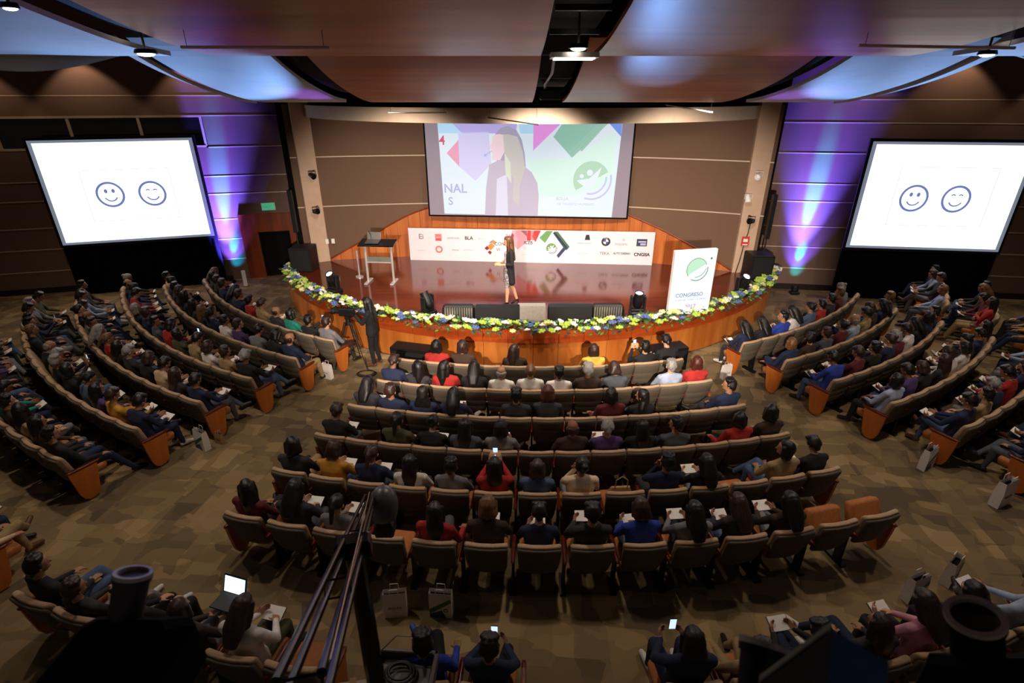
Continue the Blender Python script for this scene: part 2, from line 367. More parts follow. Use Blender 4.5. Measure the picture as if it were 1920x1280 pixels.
# recessed lamps that can be seen in the slots
mat('lamp_glow', '#fff2e0', .5, emit=14, var=0)
def downlamp(x, y, z, r, label):
    t = thing('downlight', label, 'lamp', (x, y, z), 0, 'recessed ceiling lamps')
    MB().lathe((0, 0, 0), (0, 0, 1), [(0, r * 1.25), (.012, r * 1.25), (.04, r * 1.1), (.04, r * 1.0), (.02, r), (.012, r)], 20).build('housing', 'dark_metal', t); MB().cyl((0, 0, .03), (0, 0, .34), .012, n=8).build('stem', 'dark_metal', t)
    MB().ball((0, 0, .0), (r * .95, r * .95, r * .3), 16).build('lamp_disc', 'lamp_glow', t)
downlamp(-3.72, 6.15, 6.10, .085, 'bright round lamp in the left black ceiling slot')
downlamp(-3.9, 4.85, 6.33, .05, 'small round lamp higher up in the left ceiling slot')
downlamp(-5.93, 6.4, 6.08, .07, 'round lamp at the left edge of the picture under the ceiling')
downlamp(.66, 6.05, 6.14, .08, 'bright round lamp in the central ceiling slot')
downlamp(4.95, 6.3, 6.10, .07, 'bright round lamp in the right black ceiling slot')
t = thing('panel_lamp', 'bright rectangular lamp tray hung in the central ceiling slot', 'lamp', (.66, 6.45, 6.07))
MB().box((0, 0, .03), (.5, .34, .05)).build('tray', 'metal', t)
MB().box((0, 0, -.002), (.42, .28, .01)).build('diffuser', 'lamp_glow', t)
# slim hanging bars
def hbar(p, q, m, label, up=.5):
    t = thing('hanging_bar', label, 'bar', p, 0, 'slim bars hung from the ceiling'); q = Vector(q) - Vector(p)
    MB().cyl((0, 0, 0), q, .014).build('tube', m, t)
    for f in (.04, .96): MB().cyl(q * f, q * f + Vector((0, 0, up)), .003, n=5).build('wire', 'dark_metal', t)
hbar((-3.05, 5.6, 6.12), (-1.68, 5.6, 6.115), 'white', 'slim pale bar hung below the near left brown ceiling panel', .14)
hbar((3.25, 5.7, 6.14), (4.72, 5.7, 6.12), 'white', 'slim pale bar hung below the near right brown ceiling panel', .14)
hbar((-2.45, 11.5, 5.40), (-1.3, 11.5, 5.40), 'metal', 'slim grey bar hanging before the soffit, left of the screen', 2.8)
hbar((-.5, 11.9, 5.30), (.55, 11.9, 5.16), 'dark_metal', 'dark slanting bar hanging before the soffit above the screen', 2.9)
hbar((2.9, 11.0, 5.55), (3.8, 11.0, 5.42), 'white', 'pale slanting bar hanging before the soffit, right of the screen', 2.65)

# ------------------------------------------------------------------ stage
SX, SY, SR, SH = .55, 18.93, 8.12, 1.0
st = thing('stage', 'curved wooden stage with glossy dark red floor and orange front', 'stage')
TH0, TH1 = -64.0, 63.0
pts = [(SX + SR * math.sin(R(TH0 + (TH1 - TH0) * i / 60)), SY - SR * math.cos(R(TH0 + (TH1 - TH0) * i / 60))) for i in range(61)]
MB().slab(pts + [(7.2, 16.3)] + [arc(6.9 - 12.9 * i / 20, -.055) for i in range(21)], SH - .05, SH).build('stage_floor', 'stage_floor_wood', st)
MB().slab([(SX + (x - SX) * .985, SY + (y - SY) * .985) for x, y in pts] + [arc(6.6 - 12.4 * i / 20, -.06) for i in range(21)], 0.01, SH - .06).build('core', 'matt_black', st)
NP = 32
def arcbox(a0, a1, r0, r1, z0, z1, n=3):
    mb = MB(); lo = []
    for i in range(n + 1):
        a = R(a0 + (a1 - a0) * i / n); s, c = math.sin(a), math.cos(a)
        lo.append([(SX + r0 * s, SY - r0 * c, z0), (SX + r1 * s, SY - r1 * c, z0), (SX + r1 * s, SY - r1 * c, z1), (SX + r0 * s, SY - r0 * c, z1)])
    return mb.loft(lo)
for i in range(NP):
    a0 = TH0 + (TH1 - TH0) * i / NP; a1 = TH0 + (TH1 - TH0) * (i + 1) / NP - .06
    arcbox(a0, a1, SR - .08, SR, .02, .70).build('front_panel', 'stage_front_wood', st)
    arcbox(a0, a1, SR - .08, SR + .05, .70, SH + .004).build('edge_band', 'stage_band_wood', st)

# banner with print
mat('banner_white', '#e6e0ea', .55, var=.02, scale=3)
for n, c in dict(grey='#8a8688', pale_grey='#c4bcc0', red='#c8282c', salmon='#e07878', pink='#e0a0b0', rose='#c86478', maroon='#8a2430', orange='#d8884c', green='#5c8a50', dark_green='#3c6450', navy='#303858', ink='#28242c', blue='#3c5a90', lilac='#b4b4d8').items():
    mat('print_' + n, c, .6, var=0)
pB, qB = (-3.2, 16.35), (4.27, 15.77); LB = math.hypot(qB[0] - pB[0], qB[1] - pB[1])
bn = thing('banner', 'long white sponsor banner with coloured logos standing behind the presenter', 'banner', (pB[0], pB[1], 1.0), ang(pB, qB))
MB().box((LB / 2, .02, .505), (LB, .04, 1.01)).build('board', 'banner_white', bn)
MB().box((LB / 2, .3, .03), (LB - .6, .5, .05)).build('foot', 'dark_metal', bn)
sx = LB / 458.        # photo pixels on the banner, from its left edge; z from the bottom
def bx(px): return px * sx
Y0, Y1 = -.004, .0
def bp(name, m, *polys):
    mb = MB()
    for p in polys: mb.plate([(bx(x), z) for x, z in p], Y0, Y1)
    return mb.build(name, m, bn)
def rc(x0, x1, z0, z1): return [(x0, z0), (x1, z0), (x1, z1), (x0, z1)]
text('lettering', 'Ei', .22, 'print_grey', bn, (bx(19), Y0, .68), bold=.004)
text('lettering', 'instituto', .07, 'print_pale_grey', bn, (bx(16), Y0, .30))
bp('logo', 'print_salmon', rc(51, 63, .62, .84)); bp('logo', 'banner_white', rc(53, 61, .73, .745)); bp('logo', 'print_red', rc(52.5, 61.5, .66, .69))
for o in bn.children:
    if o.name.startswith('logo') and o.data.materials[0].name == 'banner_white': o.location.y = -.004
ringm = MB(); ring(ringm, bx(57), .36, .09, .05, Y0, Y1); ringm.build('logo', 'print_salmon', bn)
text('lettering', 'sembrando', .085, 'print_grey', bn, (bx(74), Y0, .70))
text('lettering', 'BLA', .15, 'print_ink', bn, (bx(107), Y0, .68), bold=.003)
text('lettering', '/ grupo', .085, 'print_pale_grey', bn, (bx(130), Y0, .70))
text('lettering', 'alianza', .08, 'print_grey', bn, (bx(82), Y0, .33))
text('lettering', 'partners', .085, 'print_lilac', bn, (bx(104), Y0, .34))
# central motif of diamonds
bp('diamond', 'print_maroon', [(144, .42), (149, .36), (153, .42), (149, .50)], [(150, .30), (155, .22), (158, .30), (154, .36)])
bp('diamond', 'print_orange', [(148, .46), (156, .36), (164, .50), (157, .60)], [(158, .60), (163, .54), (167, .62), (162, .68)])
bp('diamond', 'print_grey', [(152, .58), (157, .66), (163, .70), (158, .60)])
text('lettering', 'CON', .14, 'print_ink', bn, (bx(163), Y0, .52)); text('lettering', 'VI', .15, 'print_dark_green', bn, (bx(166), Y0, .34))
text('lettering', '24', .16, 'print_salmon', bn, (bx(184), Y0, .76), bold=.003)
bp('diamond', 'print_pink', [(196, 1.0), (226, 1.0), (222, .62), (207, .40), (193, .64)])
bp('diamond', 'print_rose', [(192, .74), (199, .66), (200, .86), (196, .92)], [(212, 1.0), (224, 1.0), (224, .80)])
bp('diamond', 'print_red', rc(224, 231, .68, 1.0), [(237, 1.0), (250, 1.0), (240, .64), (234, .80)])
bp('diamond', 'print_salmon', rc(231, 237, .70, 1.0))
bp('frame', 'print_pink', rc(218, 239, .82, .83), rc(218, 218.5, .42, .83), rc(239, 239.5, .42, .83))
text('lettering', 'ICEB', .13, 'print_ink', bn, (bx(219), Y0, .58), bold=.003)
bp('small_print', 'print_pale_grey', rc(219, 238, .50, .51), rc(219, 238, .46, .47), rc(219, 236, .42, .43), rc(214, 248, .24, .25))
bp('block', 'print_green', [(247, .78), (260, 1.0), (272, 1.0), (258, .62)])
bp('chevron', 'print_dark_green', [(275, .98), (281, .98), (304, .52), (298, .40), (296, .50), (274, .93)])
bp('chevron', 'print_navy', [(272, .93), (275, .98), (300, .50), (284, .16), (280, .24), (292, .50)])
def emblem(parent, cx, cz, r, mg, mb_, y0, y1):
    m = MB(); m.plate(circle(cx, cz, r, n=28, a0=R(20), a1=R(215)), y0, y1); m.build('emblem_disc', mg, parent)
    m = MB(); m.ball((cx - r * .1, (y0 + y1) / 2 - .003, cz + r * .35), (r * .17, .004, r * .17), 12); m.ball((cx - r * .5, (y0 + y1) / 2 - .003, cz + r * .12), (r * .12, .004, r * .12), 12)
    m.plate([(cx - r * .7, cz - r * .2), (cx - r * .1, cz + r * .05), (cx + r * .5, cz + r * .75), (cx + r * .25, cz), (cx + r * .05, cz - r * .45), (cx - r * .3, cz - r * .3)], y0 - .003, y0)
    m.build('emblem_figure', 'print_white', parent)
    m = MB()
    for k, (rr, wd) in enumerate(((.98, .1), (.8, .08))):
        ring(m, cx + r * .08, cz - r * .02, r * rr, r * wd, y0 - .001, y1, R(-125), R(20), 16)
    m.build('emblem_swoosh', mb_, parent)
mat('print_white', '#f4eef0', .6, var=0)
emblem(bn, bx(270), .46, .16, 'print_green', 'print_navy', Y0, Y1)
bp('small_print', 'print_pale_grey', rc(252, 266, .27, .28), rc(258, 282, .22, .23))
bp('logo', 'print_ink', [(331, .74), (333, .90), (339, .90), (341, .74)])
text('lettering', 'corporacion', .085, 'print_grey', bn, (bx(317), Y0, .62)); text('lettering', 'sustenta', .1, 'print_pale_grey', bn, (bx(318), Y0, .30))
rm = MB(); rm.plate(circle(bx(370), .70, .135, n=28), -.003, 0); rm.build('roundel', 'print_ink', bn)
rm = MB(); rm.plate(circle(bx(370), .70, .08, n=24), -.005, -.003); rm.build('roundel', 'print_white', bn)
rm = MB(); rm.plate([(bx(370), .70)] + circle(bx(370), .70, .08, n=8, a0=PI / 2, a1=PI), -.007, -.005); rm.plate([(bx(370), .70)] + circle(bx(370), .70, .08, n=8, a0=-PI / 2, a1=0), -.007, -.005); rm.build('roundel', 'print_blue', bn)
text('lettering', 'BMW', .05, 'print_white', bn, (bx(370), -.006, .793), 'CENTER')
text('lettering', 'TEKA', .12, 'print_grey', bn, (bx(360), Y0, .30), bold=.003)
text('lettering', 'instyans', .12, 'print_grey', bn, (bx(386), Y0, .60)); bp('logo', 'print_pale_grey', [(399, .76), (402, .82), (405, .76), (402, .72)])
text('lettering', 'ALTO DISENO', .08, 'print_ink', bn, (bx(385), Y0, .32), bold=.002)
bp('logo', 'print_navy', rc(426, 445, .58, .80)); rm = bp('logo', 'print_lilac', rc(429, 443, .69, .74), rc(433, 443, .61, .67)); rm.location.y = -.004
text('lettering', 'CNGIIA', .14, 'print_ink', bn, (bx(423), Y0, .28), bold=.005)

# projection screen over the stage with its picture
def emis(name, col, s):
    m = mat(name, col, .8, emit=s, var=0); b = m.node_tree.nodes['Principled BSDF']; b.inputs['Base Color'].default_value = tuple(x * .22 for x in lin(col)[:3]) + (1,); return m
pS, qS = (-2.5, 16.42), (3.40, 15.965); LS = math.hypot(qS[0] - pS[0], qS[1] - pS[1]); HS = 2.62
ps = thing('projection_screen', 'wide projection screen over the stage showing a long-haired speaker in profile', 'screen', (pS[0], pS[1], 2.40), ang(pS, qS))
MB().box((LS / 2, .06, HS / 2), (LS + .1, .08, HS + .1)).build('border', 'matt_black', ps)
E1 = .85
emis('sc_margin', '#c8b8c8', .35); emis('sc_white', '#dceaf4', E1); emis('sc_mint', '#d4f0e8', E1); emis('sc_lilac', '#d4d0f4', E1); emis('sc_violet', '#b8aee8', E1)
emis('sc_sky', '#b4dcf8', E1); emis('sc_rose', '#e4a4bc', E1); emis('sc_magenta', '#e898e4', E1); emis('sc_green', '#94c4b4', E1); emis('sc_green2', '#9cc8b4', E1)
emis('sc_blue', '#7898e8', E1); emis('sc_hair', '#aca4bc', E1); emis('sc_hair2', '#c8c4c0', E1); emis('sc_face', '#ecd4dc', E1); emis('sc_jacket', '#c4b8cc', E1); emis('sc_blouse', '#d8d8ec', E1)
emis('sc_text', '#b0b4dc', E1); emis('sc_logo', '#b0d4bc', E1); emis('sc_swoosh', '#c8c0ec', E1); emis('sc_red', '#cc5c7c', E1); emis('sc_scarf', '#d8dccc', E1)
MB().box((LS / 2, .015, HS / 2), (LS, .02, HS)).build('screen_sheet', 'sc_margin', ps)
PX, PZ = LS / 1720., HS / 800.     # picture units of the enlarged view
def sp_(name, m, lay, *polys):
    mb = MB()
    for p in polys: mb.plate([((x - 105) * PX, (890 - y) * PZ) for x, y in p], -.002 * lay - .002, -.002 * lay + .003)
    return mb.build(name, m, ps)
sp_('picture', 'sc_white', 1, [(215, 90), (1730, 90), (1700, 888), (235, 878)])
sp_('picture_area', 'sc_mint', 2, [(960, 380), (1330, 380), (1690, 150), (1690, 600), (1240, 720), (1060, 700)])
sp_('picture_diamond', 'sc_lilac', 2, [(385, 170), (640, 170), (660, 430), (520, 580), (385, 460)])
sp_('picture_diamond', 'sc_violet', 2, [(330, 92), (880, 92), (860, 180), (420, 180)])
sp_('picture_diamond', 'sc_sky', 3, [(215, 92), (330, 92), (420, 180), (222, 180)], [(890, 92), (1010, 92), (1010, 180), (900, 180)])
sp_('picture_diamond', 'sc_rose', 3, [(280, 345), (385, 235), (385, 460)])
sp_('picture_diamond', 'sc_magenta', 3, [(1010, 92), (1240, 92), (1010, 320)])
sp_('picture_diamond', 'sc_green', 3, [(1250, 92), (1620, 92), (1335, 375), (1175, 205)])
sp_('picture_stripe', 'sc_green2', 4, *[[(1300 + 50 * k, 330 - 45 * k * .2), (1315 + 50 * k, 340 - 45 * k * .2), (1560 + 25 * k, 95), (1540 + 25 * k, 95)] for k in range(3)])
sp_('picture_diamond', 'sc_blue', 3, [(1620, 92), (1728, 92), (1725, 200)])
text('lettering', '4', .36, 'sc_red', ps, ((220 - 105) * PX, -.012, (275 - 0) * 0 + (890 - 275) * PZ), bold=.004)
text('lettering', 'NAL', .36, 'sc_text', ps, ((240 - 105) * PX, -.012, (890 - 685) * PZ), bold=.006)
text('lettering', 'S', .32, 'sc_text', ps, ((275 - 105) * PX, -.012, (890 - 795) * PZ), bold=.004)
sp_('figure_hair', 'sc_hair', 4, [(690, 190), (740, 135), (800, 118), (870, 150), (915, 230), (940, 340), (950, 450), (900, 560), (820, 600), (740, 560), (700, 420), (740, 300), (700, 240)])
sp_('figure_jacket', 'sc_jacket', 5, [(640, 440), (720, 400), (900, 420), (1000, 500), (1050, 590), (1065, 700), (1060, 885), (595, 885), (610, 640)])
sp_('figure_blouse', 'sc_blouse', 6, [(705, 560), (790, 520), (800, 885), (690, 885)])
sp_('figure_face', 'sc_face', 6, [(672, 205), (700, 180), (765, 190), (770, 330), (735, 400), (665, 400), (668, 350), (655, 300), (648, 285), (664, 255)])
sp_('figure_hair_front', 'sc_hair2', 7, [(760, 190), (870, 180), (925, 330), (945, 470), (900, 620), (895, 800), (840, 740), (850, 560), (780, 430), (770, 330)])
sp_('figure_hair_front', 'sc_hair', 8, [(690, 190), (740, 135), (800, 118), (870, 150), (905, 210), (860, 200), (800, 185), (720, 185)])
sp_('figure_scarf', 'sc_scarf', 8, [(770, 340), (820, 420), (830, 600), (780, 520)])
sp_('microphone', 'sc_text', 7, [(598, 350), (618, 350), (618, 370), (598, 370)], [(615, 352), (665, 320), (668, 325), (618, 358)])
ec = ((1505 - 105) * PX, (890 - 560) * PZ)
m = MB(); m.plate(circle(ec[0], ec[1], .52, n=30, a0=R(25), a1=R(215)), -.012, -.006); m.build('emblem_disc', 'sc_logo', ps)
m = MB(); m.ball((ec[0] - .05, -.012, ec[1] + .2), (.09, .004, .09), 12); m.ball((ec[0] - .28, -.012, ec[1] + .1), (.06, .004, .06), 12)
m.plate([(ec[0] - .42, ec[1] - .02), (ec[0] - .05, ec[1] + .04), (ec[0] + .28, ec[1] + .36), (ec[0] + .15, ec[1] - .05), (ec[0] - .05, ec[1] - .3), (ec[0] - .3, ec[1] - .12)], -.016, -.012); m.build('emblem_figure', 'sc_white', ps)
m = MB(); ring(m, ec[0] + .02, ec[1], .55, .05, -.012, -.008, R(-110), R(15), 16); ring(m, ec[0] - .02, ec[1] + .05, .45, .05, -.012, -.008, R(-100), R(5), 16); m.build('emblem_swoosh', 'sc_swoosh', ps)
text('lettering', 'BOLSA', .12, 'sc_swoosh', ps, ((1215 - 105) * PX, -.008, (890 - 740) * PZ)); text('lettering', 'DE TALENTO HUMANO', .1, 'sc_swoosh', ps, ((1225 - 105) * PX, -.008, (890 - 785) * PZ))

# side screens with smiley slide, on frames with black skirts
emis('slide_white', '#ffffff', 1.5); emis('slide_ink', '#7888c8', .8); emis('slide_grey', '#c8ccd8', .9); emis('slide_edge', '#9aa0b4', .55)
def side_screen(p, q, side, sm):
    Ln = math.hypot(q[0] - p[0], q[1] - p[1]); z0, z1 = 1.60, 4.56
    t = thing('side_screen', 'large white slide with two smiley faces on the %s wall' % side, 'screen', (p[0], p[1], 0), ang(p, q), 'side projection screens')
    MB().box((Ln / 2, .04, (z0 + z1) / 2), (Ln + .16, .06, z1 - z0 + .16)).build('border', 'frame_blue_black', t)
    MB().box((Ln / 2, .005, (z0 + z1) / 2), (Ln, .02, z1 - z0)).build('screen_sheet', 'slide_edge', t)
    MB().box((Ln / 2, -.006, (z0 + z1) / 2), (Ln - .2, .006, z1 - z0 - .14)).build('slide', 'slide_white', t)
    mbx = MB(); a, b, c, d = sm['box']
    for x0, x1, y0, y1 in ((a, b, c, c + .012), (a, b, d, d + .012), (a, a + .012, c, d), (b, b + .012, c, d)): mbx.plate(rc(x0, x1, y0, y1), -.014, -.009)
    mbx.build('slide_frame', 'slide_grey', t)
    for k, (cx, cz) in enumerate(sm['faces']):
        r = sm['r']; mb = MB(); ring(mb, cx, cz, r, .06, -.014, -.009, n=36); f = mb.build('smiley_ring', 'slide_ink', t)
        mb = MB(); ring(mb, cx, cz - r * .05, r * .5, .035, -.014, -.009, R(205), R(335), 14); mb.build('smiley_mouth', 'slide_ink', t)
        for s in (-1, 1):
            mb = MB()
            if k == 0: mb.plate(circle(cx + s * r * .28, cz + r * .3, .045, .06, n=14), -.014, -.009)
            else: ring(mb, cx + s * r * .28, cz + r * .2, r * .16, .03, -.014, -.009, R(30), R(150), 8)
            mb.build('smiley_eye', 'slide_ink', t)
    for x in (.0, Ln): MB().box((x, .12, 1.0), (.06, .06, 2.0)).build('leg', 'dark_metal', t)
    n = 90; up = []; lo = []
    mb = MB(); vs = []
    for i in range(n + 1):
        x = -.05 + (Ln + .1) * i / n; y = .06 + .025 * math.sin(i * 1.7); vs += [(x, y, 0.01), (x, y, z0 - .06), (x, y + .02, 0.01), (x, y + .02, z0 - .06)]
    fs = []
    for i in range(n):
        k = 4 * i; fs += [(k, k + 4, k + 5, k + 1), (k + 2, k + 3, k + 7, k + 6)]
    mb.add(vs, fs).build('skirt', 'velvet', t)
    return t
side_screen((-13.54, 15.82), (-9.6, 17.06), 'left', dict(box=(1.0, 3.3, 2.25, 3.72), faces=[(1.62, 3.02), (2.72, 3.0)], r=.34))
side_screen((9.95, 15.62), (14.05, 15.085), 'right', dict(box=(.9, 3.4, 2.3, 3.9), faces=[(1.45, 3.06), (2.55, 3.06)], r=.345))

# ------------------------------------------------------------------ coloured lights
BLUE = (.22, .45, 1); VIOLET = (.38, .12, 1)
def uplight(x, y, tx, ty, label, cyan):
    t = thing('uplight', label, 'lamp', (x, y, 0))
    MB().box((0, 0, .05), (.26, .2, .1), bev=.02).build('base', 'black', t)
    MB().lathe((0, 0, .1), (tx - x, ty - y, 6), [(0, .08), (.02, .1), (.14, .11), (.14, .095), (.1, .09)], 18).build('can', 'black', t)
    mat('uplight_lens', '#a8e8ff', .3, emit=6, var=0)
    MB().lathe((0, 0, .19), (tx - x, ty - y, 6), [(0, .085), (.005, .085)], 18).build('lens', 'uplight_lens', t)
    for col, p, sz, z in (((.12, .09, 1), 15000, 40, 5.4), ((.40, .16, 1), 3800, 24, 5.8), ((.14, .08, 1), 900, 56, 1.5), (cyan, 10000, 12, 3.0), (cyan, 1300, 18, 1.2), (cyan, 90, 40, .65)):
        l = light('uplight_beam', 'SPOT', (x, y, .22), (tx, ty, z), p, col, spot_size=R(sz), spot_blend=.9, shadow_soft_size=.05)
uplight(-9.42, 17.05, -9.3, 17.55, 'floor uplight washing the left wall violet beside the doorway', (.0, .5, 1))
uplight(8.92, 15.95, 9.1, 16.46, 'floor uplight washing the right wall violet and cyan by right screen', (.0, .75, .85))
# wall washers giving scallops at the head of the side walls
for wall_p, wall_q, ss in ((pL, qL, (4.4, 7.1, 9.9)), (pR, qR, (3.2, 5.7, 8.6))):
    dv = Vector((wall_q[0] - wall_p[0], wall_q[1] - wall_p[1])).normalized(); nv = Vector((dv.y, -dv.x))
    for s in ss:
        p = Vector(wall_p) + dv * s + nv * .55
        light('wall_washer', 'SPOT', (p.x, p.y, 7.0), (p.x - nv.x * .35, p.y - nv.y * .35, 0), 75, (1, .70, .46), spot_size=R(95), spot_blend=.35, shadow_soft_size=.06)

# moving heads on the stage
def moving_head(x, y, pan, tilt, label, target, col, power, size):
    t = thing('moving_head_light', label, 'stage light', (x, y, SH), pan, 'moving head lights along the stage edge')
    MB().box((0, 0, .07), (.34, .3, .14), bev=.025).build('base', 'black', t)
    y_ = MB()
    for s in (-1, 1): y_.box((s * .155, 0, .33), (.045, .13, .36), bev=.015)
    y_.box((0, 0, .165), (.3, .16, .05), bev=.01).build('yoke', 'black', t)
    d = Vector((0, math.cos(tilt), math.sin(tilt))); c = Vector((0, 0, .40))
    MB().lathe(c - d * .2, d, [(0, .05), (.02, .09), (.1, .115), (.25, .118), (.36, .10), (.4, .105), (.4, .09), (.38, .085)], 20).build('head', 'black', t, True)
    mat('lens_glow', '#dce8ff', .2, emit=9, var=0)
    MB().lathe(c + d * .18, d, [(0, .082), (.006, .07), (.016, .02)], 20).build('lens', 'lens_glow', t)
    MB().box((0, -.152, .08), (.1, .006, .05)).build('display', 'glass_dark', t)
    hp = Vector((x, y, SH + .40)) + Vector((-math.sin(pan) * d.y, math.cos(pan) * d.y, d.z)) * .32
    if power: light('moving_head_beam', 'SPOT', hp, target, power, col, spot_size=R(size), spot_blend=.6, shadow_soft_size=.04)
moving_head(-4.64, 13.21, R(150), R(60), 'moving head light with lit lens at the left curve of the stage', (-4.3, 8.2, 5.9), BLUE, 2600, 24)
moving_head(-1.97, 11.65, R(60), R(62), 'moving head light tilted left between garland and black wedge speakers', (-3.1, 5.8, 6.2), VIOLET, 650, 15)
moving_head(2.93, 11.65, R(180), R(78), 'moving head light standing upright right of the wedge speakers', (3.6, 6.5, 6.2), VIOLET, 700, 15)
moving_head(5.9, 13.01, R(200), R(60), 'moving head light at right end of the stage by black speaker', (5.4, 8.2, 5.9), BLUE, 2600, 24)
for loc, tg, p, sz in (((-4.64, 13.21, 1.75), (-4.9, 5.9, 6.2), 3400, 24), ((5.9, 13.01, 1.75), (6.2, 6.0, 6.2), 3400, 26), ((2.93, 11.65, 1.75), (2.0, 7.9, 6.0), 420, 13), ((2.93, 11.65, 1.75), (1.8, 5.9, 6.2), 500, 13)):
    light('moving_head_beam', 'SPOT', loc, tg, p, BLUE, spot_size=R(sz), spot_blend=.7, shadow_soft_size=.04)

for loc, tg in (((-1.97, 11.65, 1.75), (-3.35, 9.3, 5.72)), ((2.93, 11.65, 1.75), (4.6, 9.3, 5.72))):
    light('moving_head_beam', 'SPOT', loc, tg, 1000, VIOLET, spot_size=R(14), spot_blend=.9, shadow_soft_size=.04)
# wedge monitors and blinders along the edge
mat('grille', '#17161a', .7, .2, var=.3, scale=200); mat('silver_grille', '#a8a4a0', .35, .8, var=.3, scale=90)
def wedge(x, y, wd, label, m):
    t = thing('wedge_monitor', label, 'speaker', (x, y, SH), 0, 'wedge speakers along stage edge')
    pr = [(-.22, 0), (.22, 0), (.24, .16), (.0, .40), (-.2, .40)]     # y,z: sloping face towards the stage
    MB().loft([[(s * wd / 2, a, b) for a, b in pr] for s in (-1, 1)]).build('cabinet', m, t)
    MB().box((0, .125, .285), (wd - .06, .02, .3), rx=R(45)).build('grille', 'grille', t)
    for s in (-1, 1): MB().box((s * (wd / 2 + .004), 0, .2), (.01, .12, .05)).build('handle', 'dark_metal', t)
def blinder(x, y, label):
    t = thing('blinder_light', label, 'stage light', (x, y, SH), 0, 'striped lamp bars on the stage edge')
    MB().box((0, 0, .2), (.72, .2, .34), bev=.04).build('case', 'black', t)
    for i in range(12): MB().box((-.3 + i * .0545, -.105, .2), (.034, .016, .26)).build('fin', 'silver_grille', t)
    for s in (-1, 1): MB().box((s * .37, 0, .13), (.02, .14, .26)).build('bracket', 'dark_metal', t)
blinder(-1.22, 11.42, 'ribbed silver lamp bar left of the black wedge speakers')
wedge(-.33, 11.36, 1.0, 'large black wedge speaker at the feet of the presenter', 'black')
mat('monitor_grey', '#9a948c', .5)
wedge(.45, 11.45, .62, 'grey backed wedge speaker between the two black wedge speakers', 'monitor_grey')
wedge(1.32, 11.40, .98, 'black wedge speaker right of the grey wedge speaker', 'black')
blinder(2.2, 11.48, 'ribbed silver lamp bar right of the black wedge speakers')
# glass lectern
mat('lectern_glass', '#a8b4b0', .1, 0, var=.03, spec=.7, trans=.7)
lc = thing('lectern', 'chrome lectern with dark glass top on two posts', 'lectern', (-3.62, 14.1, SH), R(-4))
for s in (-1, 1):
    MB().cyl((s * .36, 0, .05), (s * .36, 0, 1.06), .032).build('post', 'chrome', lc)
    MB().box((s * .36, .02, .025), (.1, .52, .05), bev=.01).build('foot', 'chrome', lc)
    MB().ball((s * .36, 0, 1.06), .05, 12).build('joint_ball', 'chrome', lc)
MB().box((0, .03, 1.11), (.98, .46, .03), rx=R(10), bev=.008).build('top', 'glass_dark', lc)
MB().box((0, 0, .58), (.70, .03, .03)).build('crossbar', 'chrome', lc)
MB().box((0, .01, .66), (.66, .012, .14)).build('glass_panel', 'lectern_glass', lc)
MB().tube([(-.2, .1, 1.12), (-.2, .14, 1.3), (-.22, .06, 1.42)], .008).build('microphone', 'black', lc)
MB().tube([(.25, .1, 1.12), (.25, .12, 1.34)], .006).build('microphone', 'black', lc)
MB().box((-.12, .02, 1.155), (.36, .26, .025), rx=R(10)).build('laptop_base', 'metal', lc)
MB().box((-.12, .16, 1.26), (.36, .02, .22), rx=R(-15)).build('laptop_lid', 'metal', lc)
sn = thing('stanchion', 'slim chrome post standing left of the lectern', 'post', (-4.35, 14.6, SH))
MB().cyl((0, 0, 0), (0, 0, .03), .11, n=20).build('base', 'chrome', sn); MB().cyl((0, 0, .03), (0, 0, .72), .022).build('pole', 'chrome', sn); MB().ball((0, 0, .74), .03).build('cap', 'chrome', sn)
# light box sign
emis('box_white', '#f4fbff', 1.15); emis('box_mint', '#b4e0c4', .9); emis('box_green', '#4c8c64', .6); emis('box_swoosh', '#8fb8ac', .7); emis('box_text', '#7c9cc8', .7); emis('box_magenta', '#c888d8', .8)
lb = thing('light_box', 'glowing white light box sign with green emblem on the stage', 'sign', (3.68, 11.62, SH), R(13))
MB().box((.5, .06, .78), (1.06, .1, 1.56), bev=.01).build('case', 'white', lb)
MB().box((.5, .004, .78), (1.0, .012, 1.5)).build('panel', 'box_white', lb)
m = MB(); m.plate(circle(.55, 1.12, .24, n=30, a0=R(25), a1=R(215)), -.008, -.003); m.build('emblem_disc', 'box_mint', lb)
m = MB(); ring(m, .55, 1.12, .25, .02, -.009, -.003, R(20), R(220), 24); m.build('emblem_rim', 'box_swoosh', lb); m = MB(); ring(m, .57, 1.10, .26, .03, -.009, -.003, R(-120), R(12), 18); m.build('emblem_swoosh', 'box_swoosh', lb); m = MB(); ring(m, .55, 1.16, .24, .02, -.009, -.003, R(-95), R(-10), 14); m.build('emblem_swoosh', 'box_swoosh', lb)
m = MB(); m.plate([(.86, 1.32), (.92, 1.33), (.90, 1.37), (.87, 1.38)], -.009, -.003); m.build('emblem_leaf', 'box_green', lb)
text('lettering', 'CONGRESO', .13, 'box_text', lb, (.1, -.006, .46), bold=.003); text('lettering', 'INTERNACIONAL DE RRHH', .065, 'box_text', lb, (.1, -.006, .36)); text('lettering', '2017', .14, 'box_magenta', lb, (.38, -.006, .16), bold=.003)
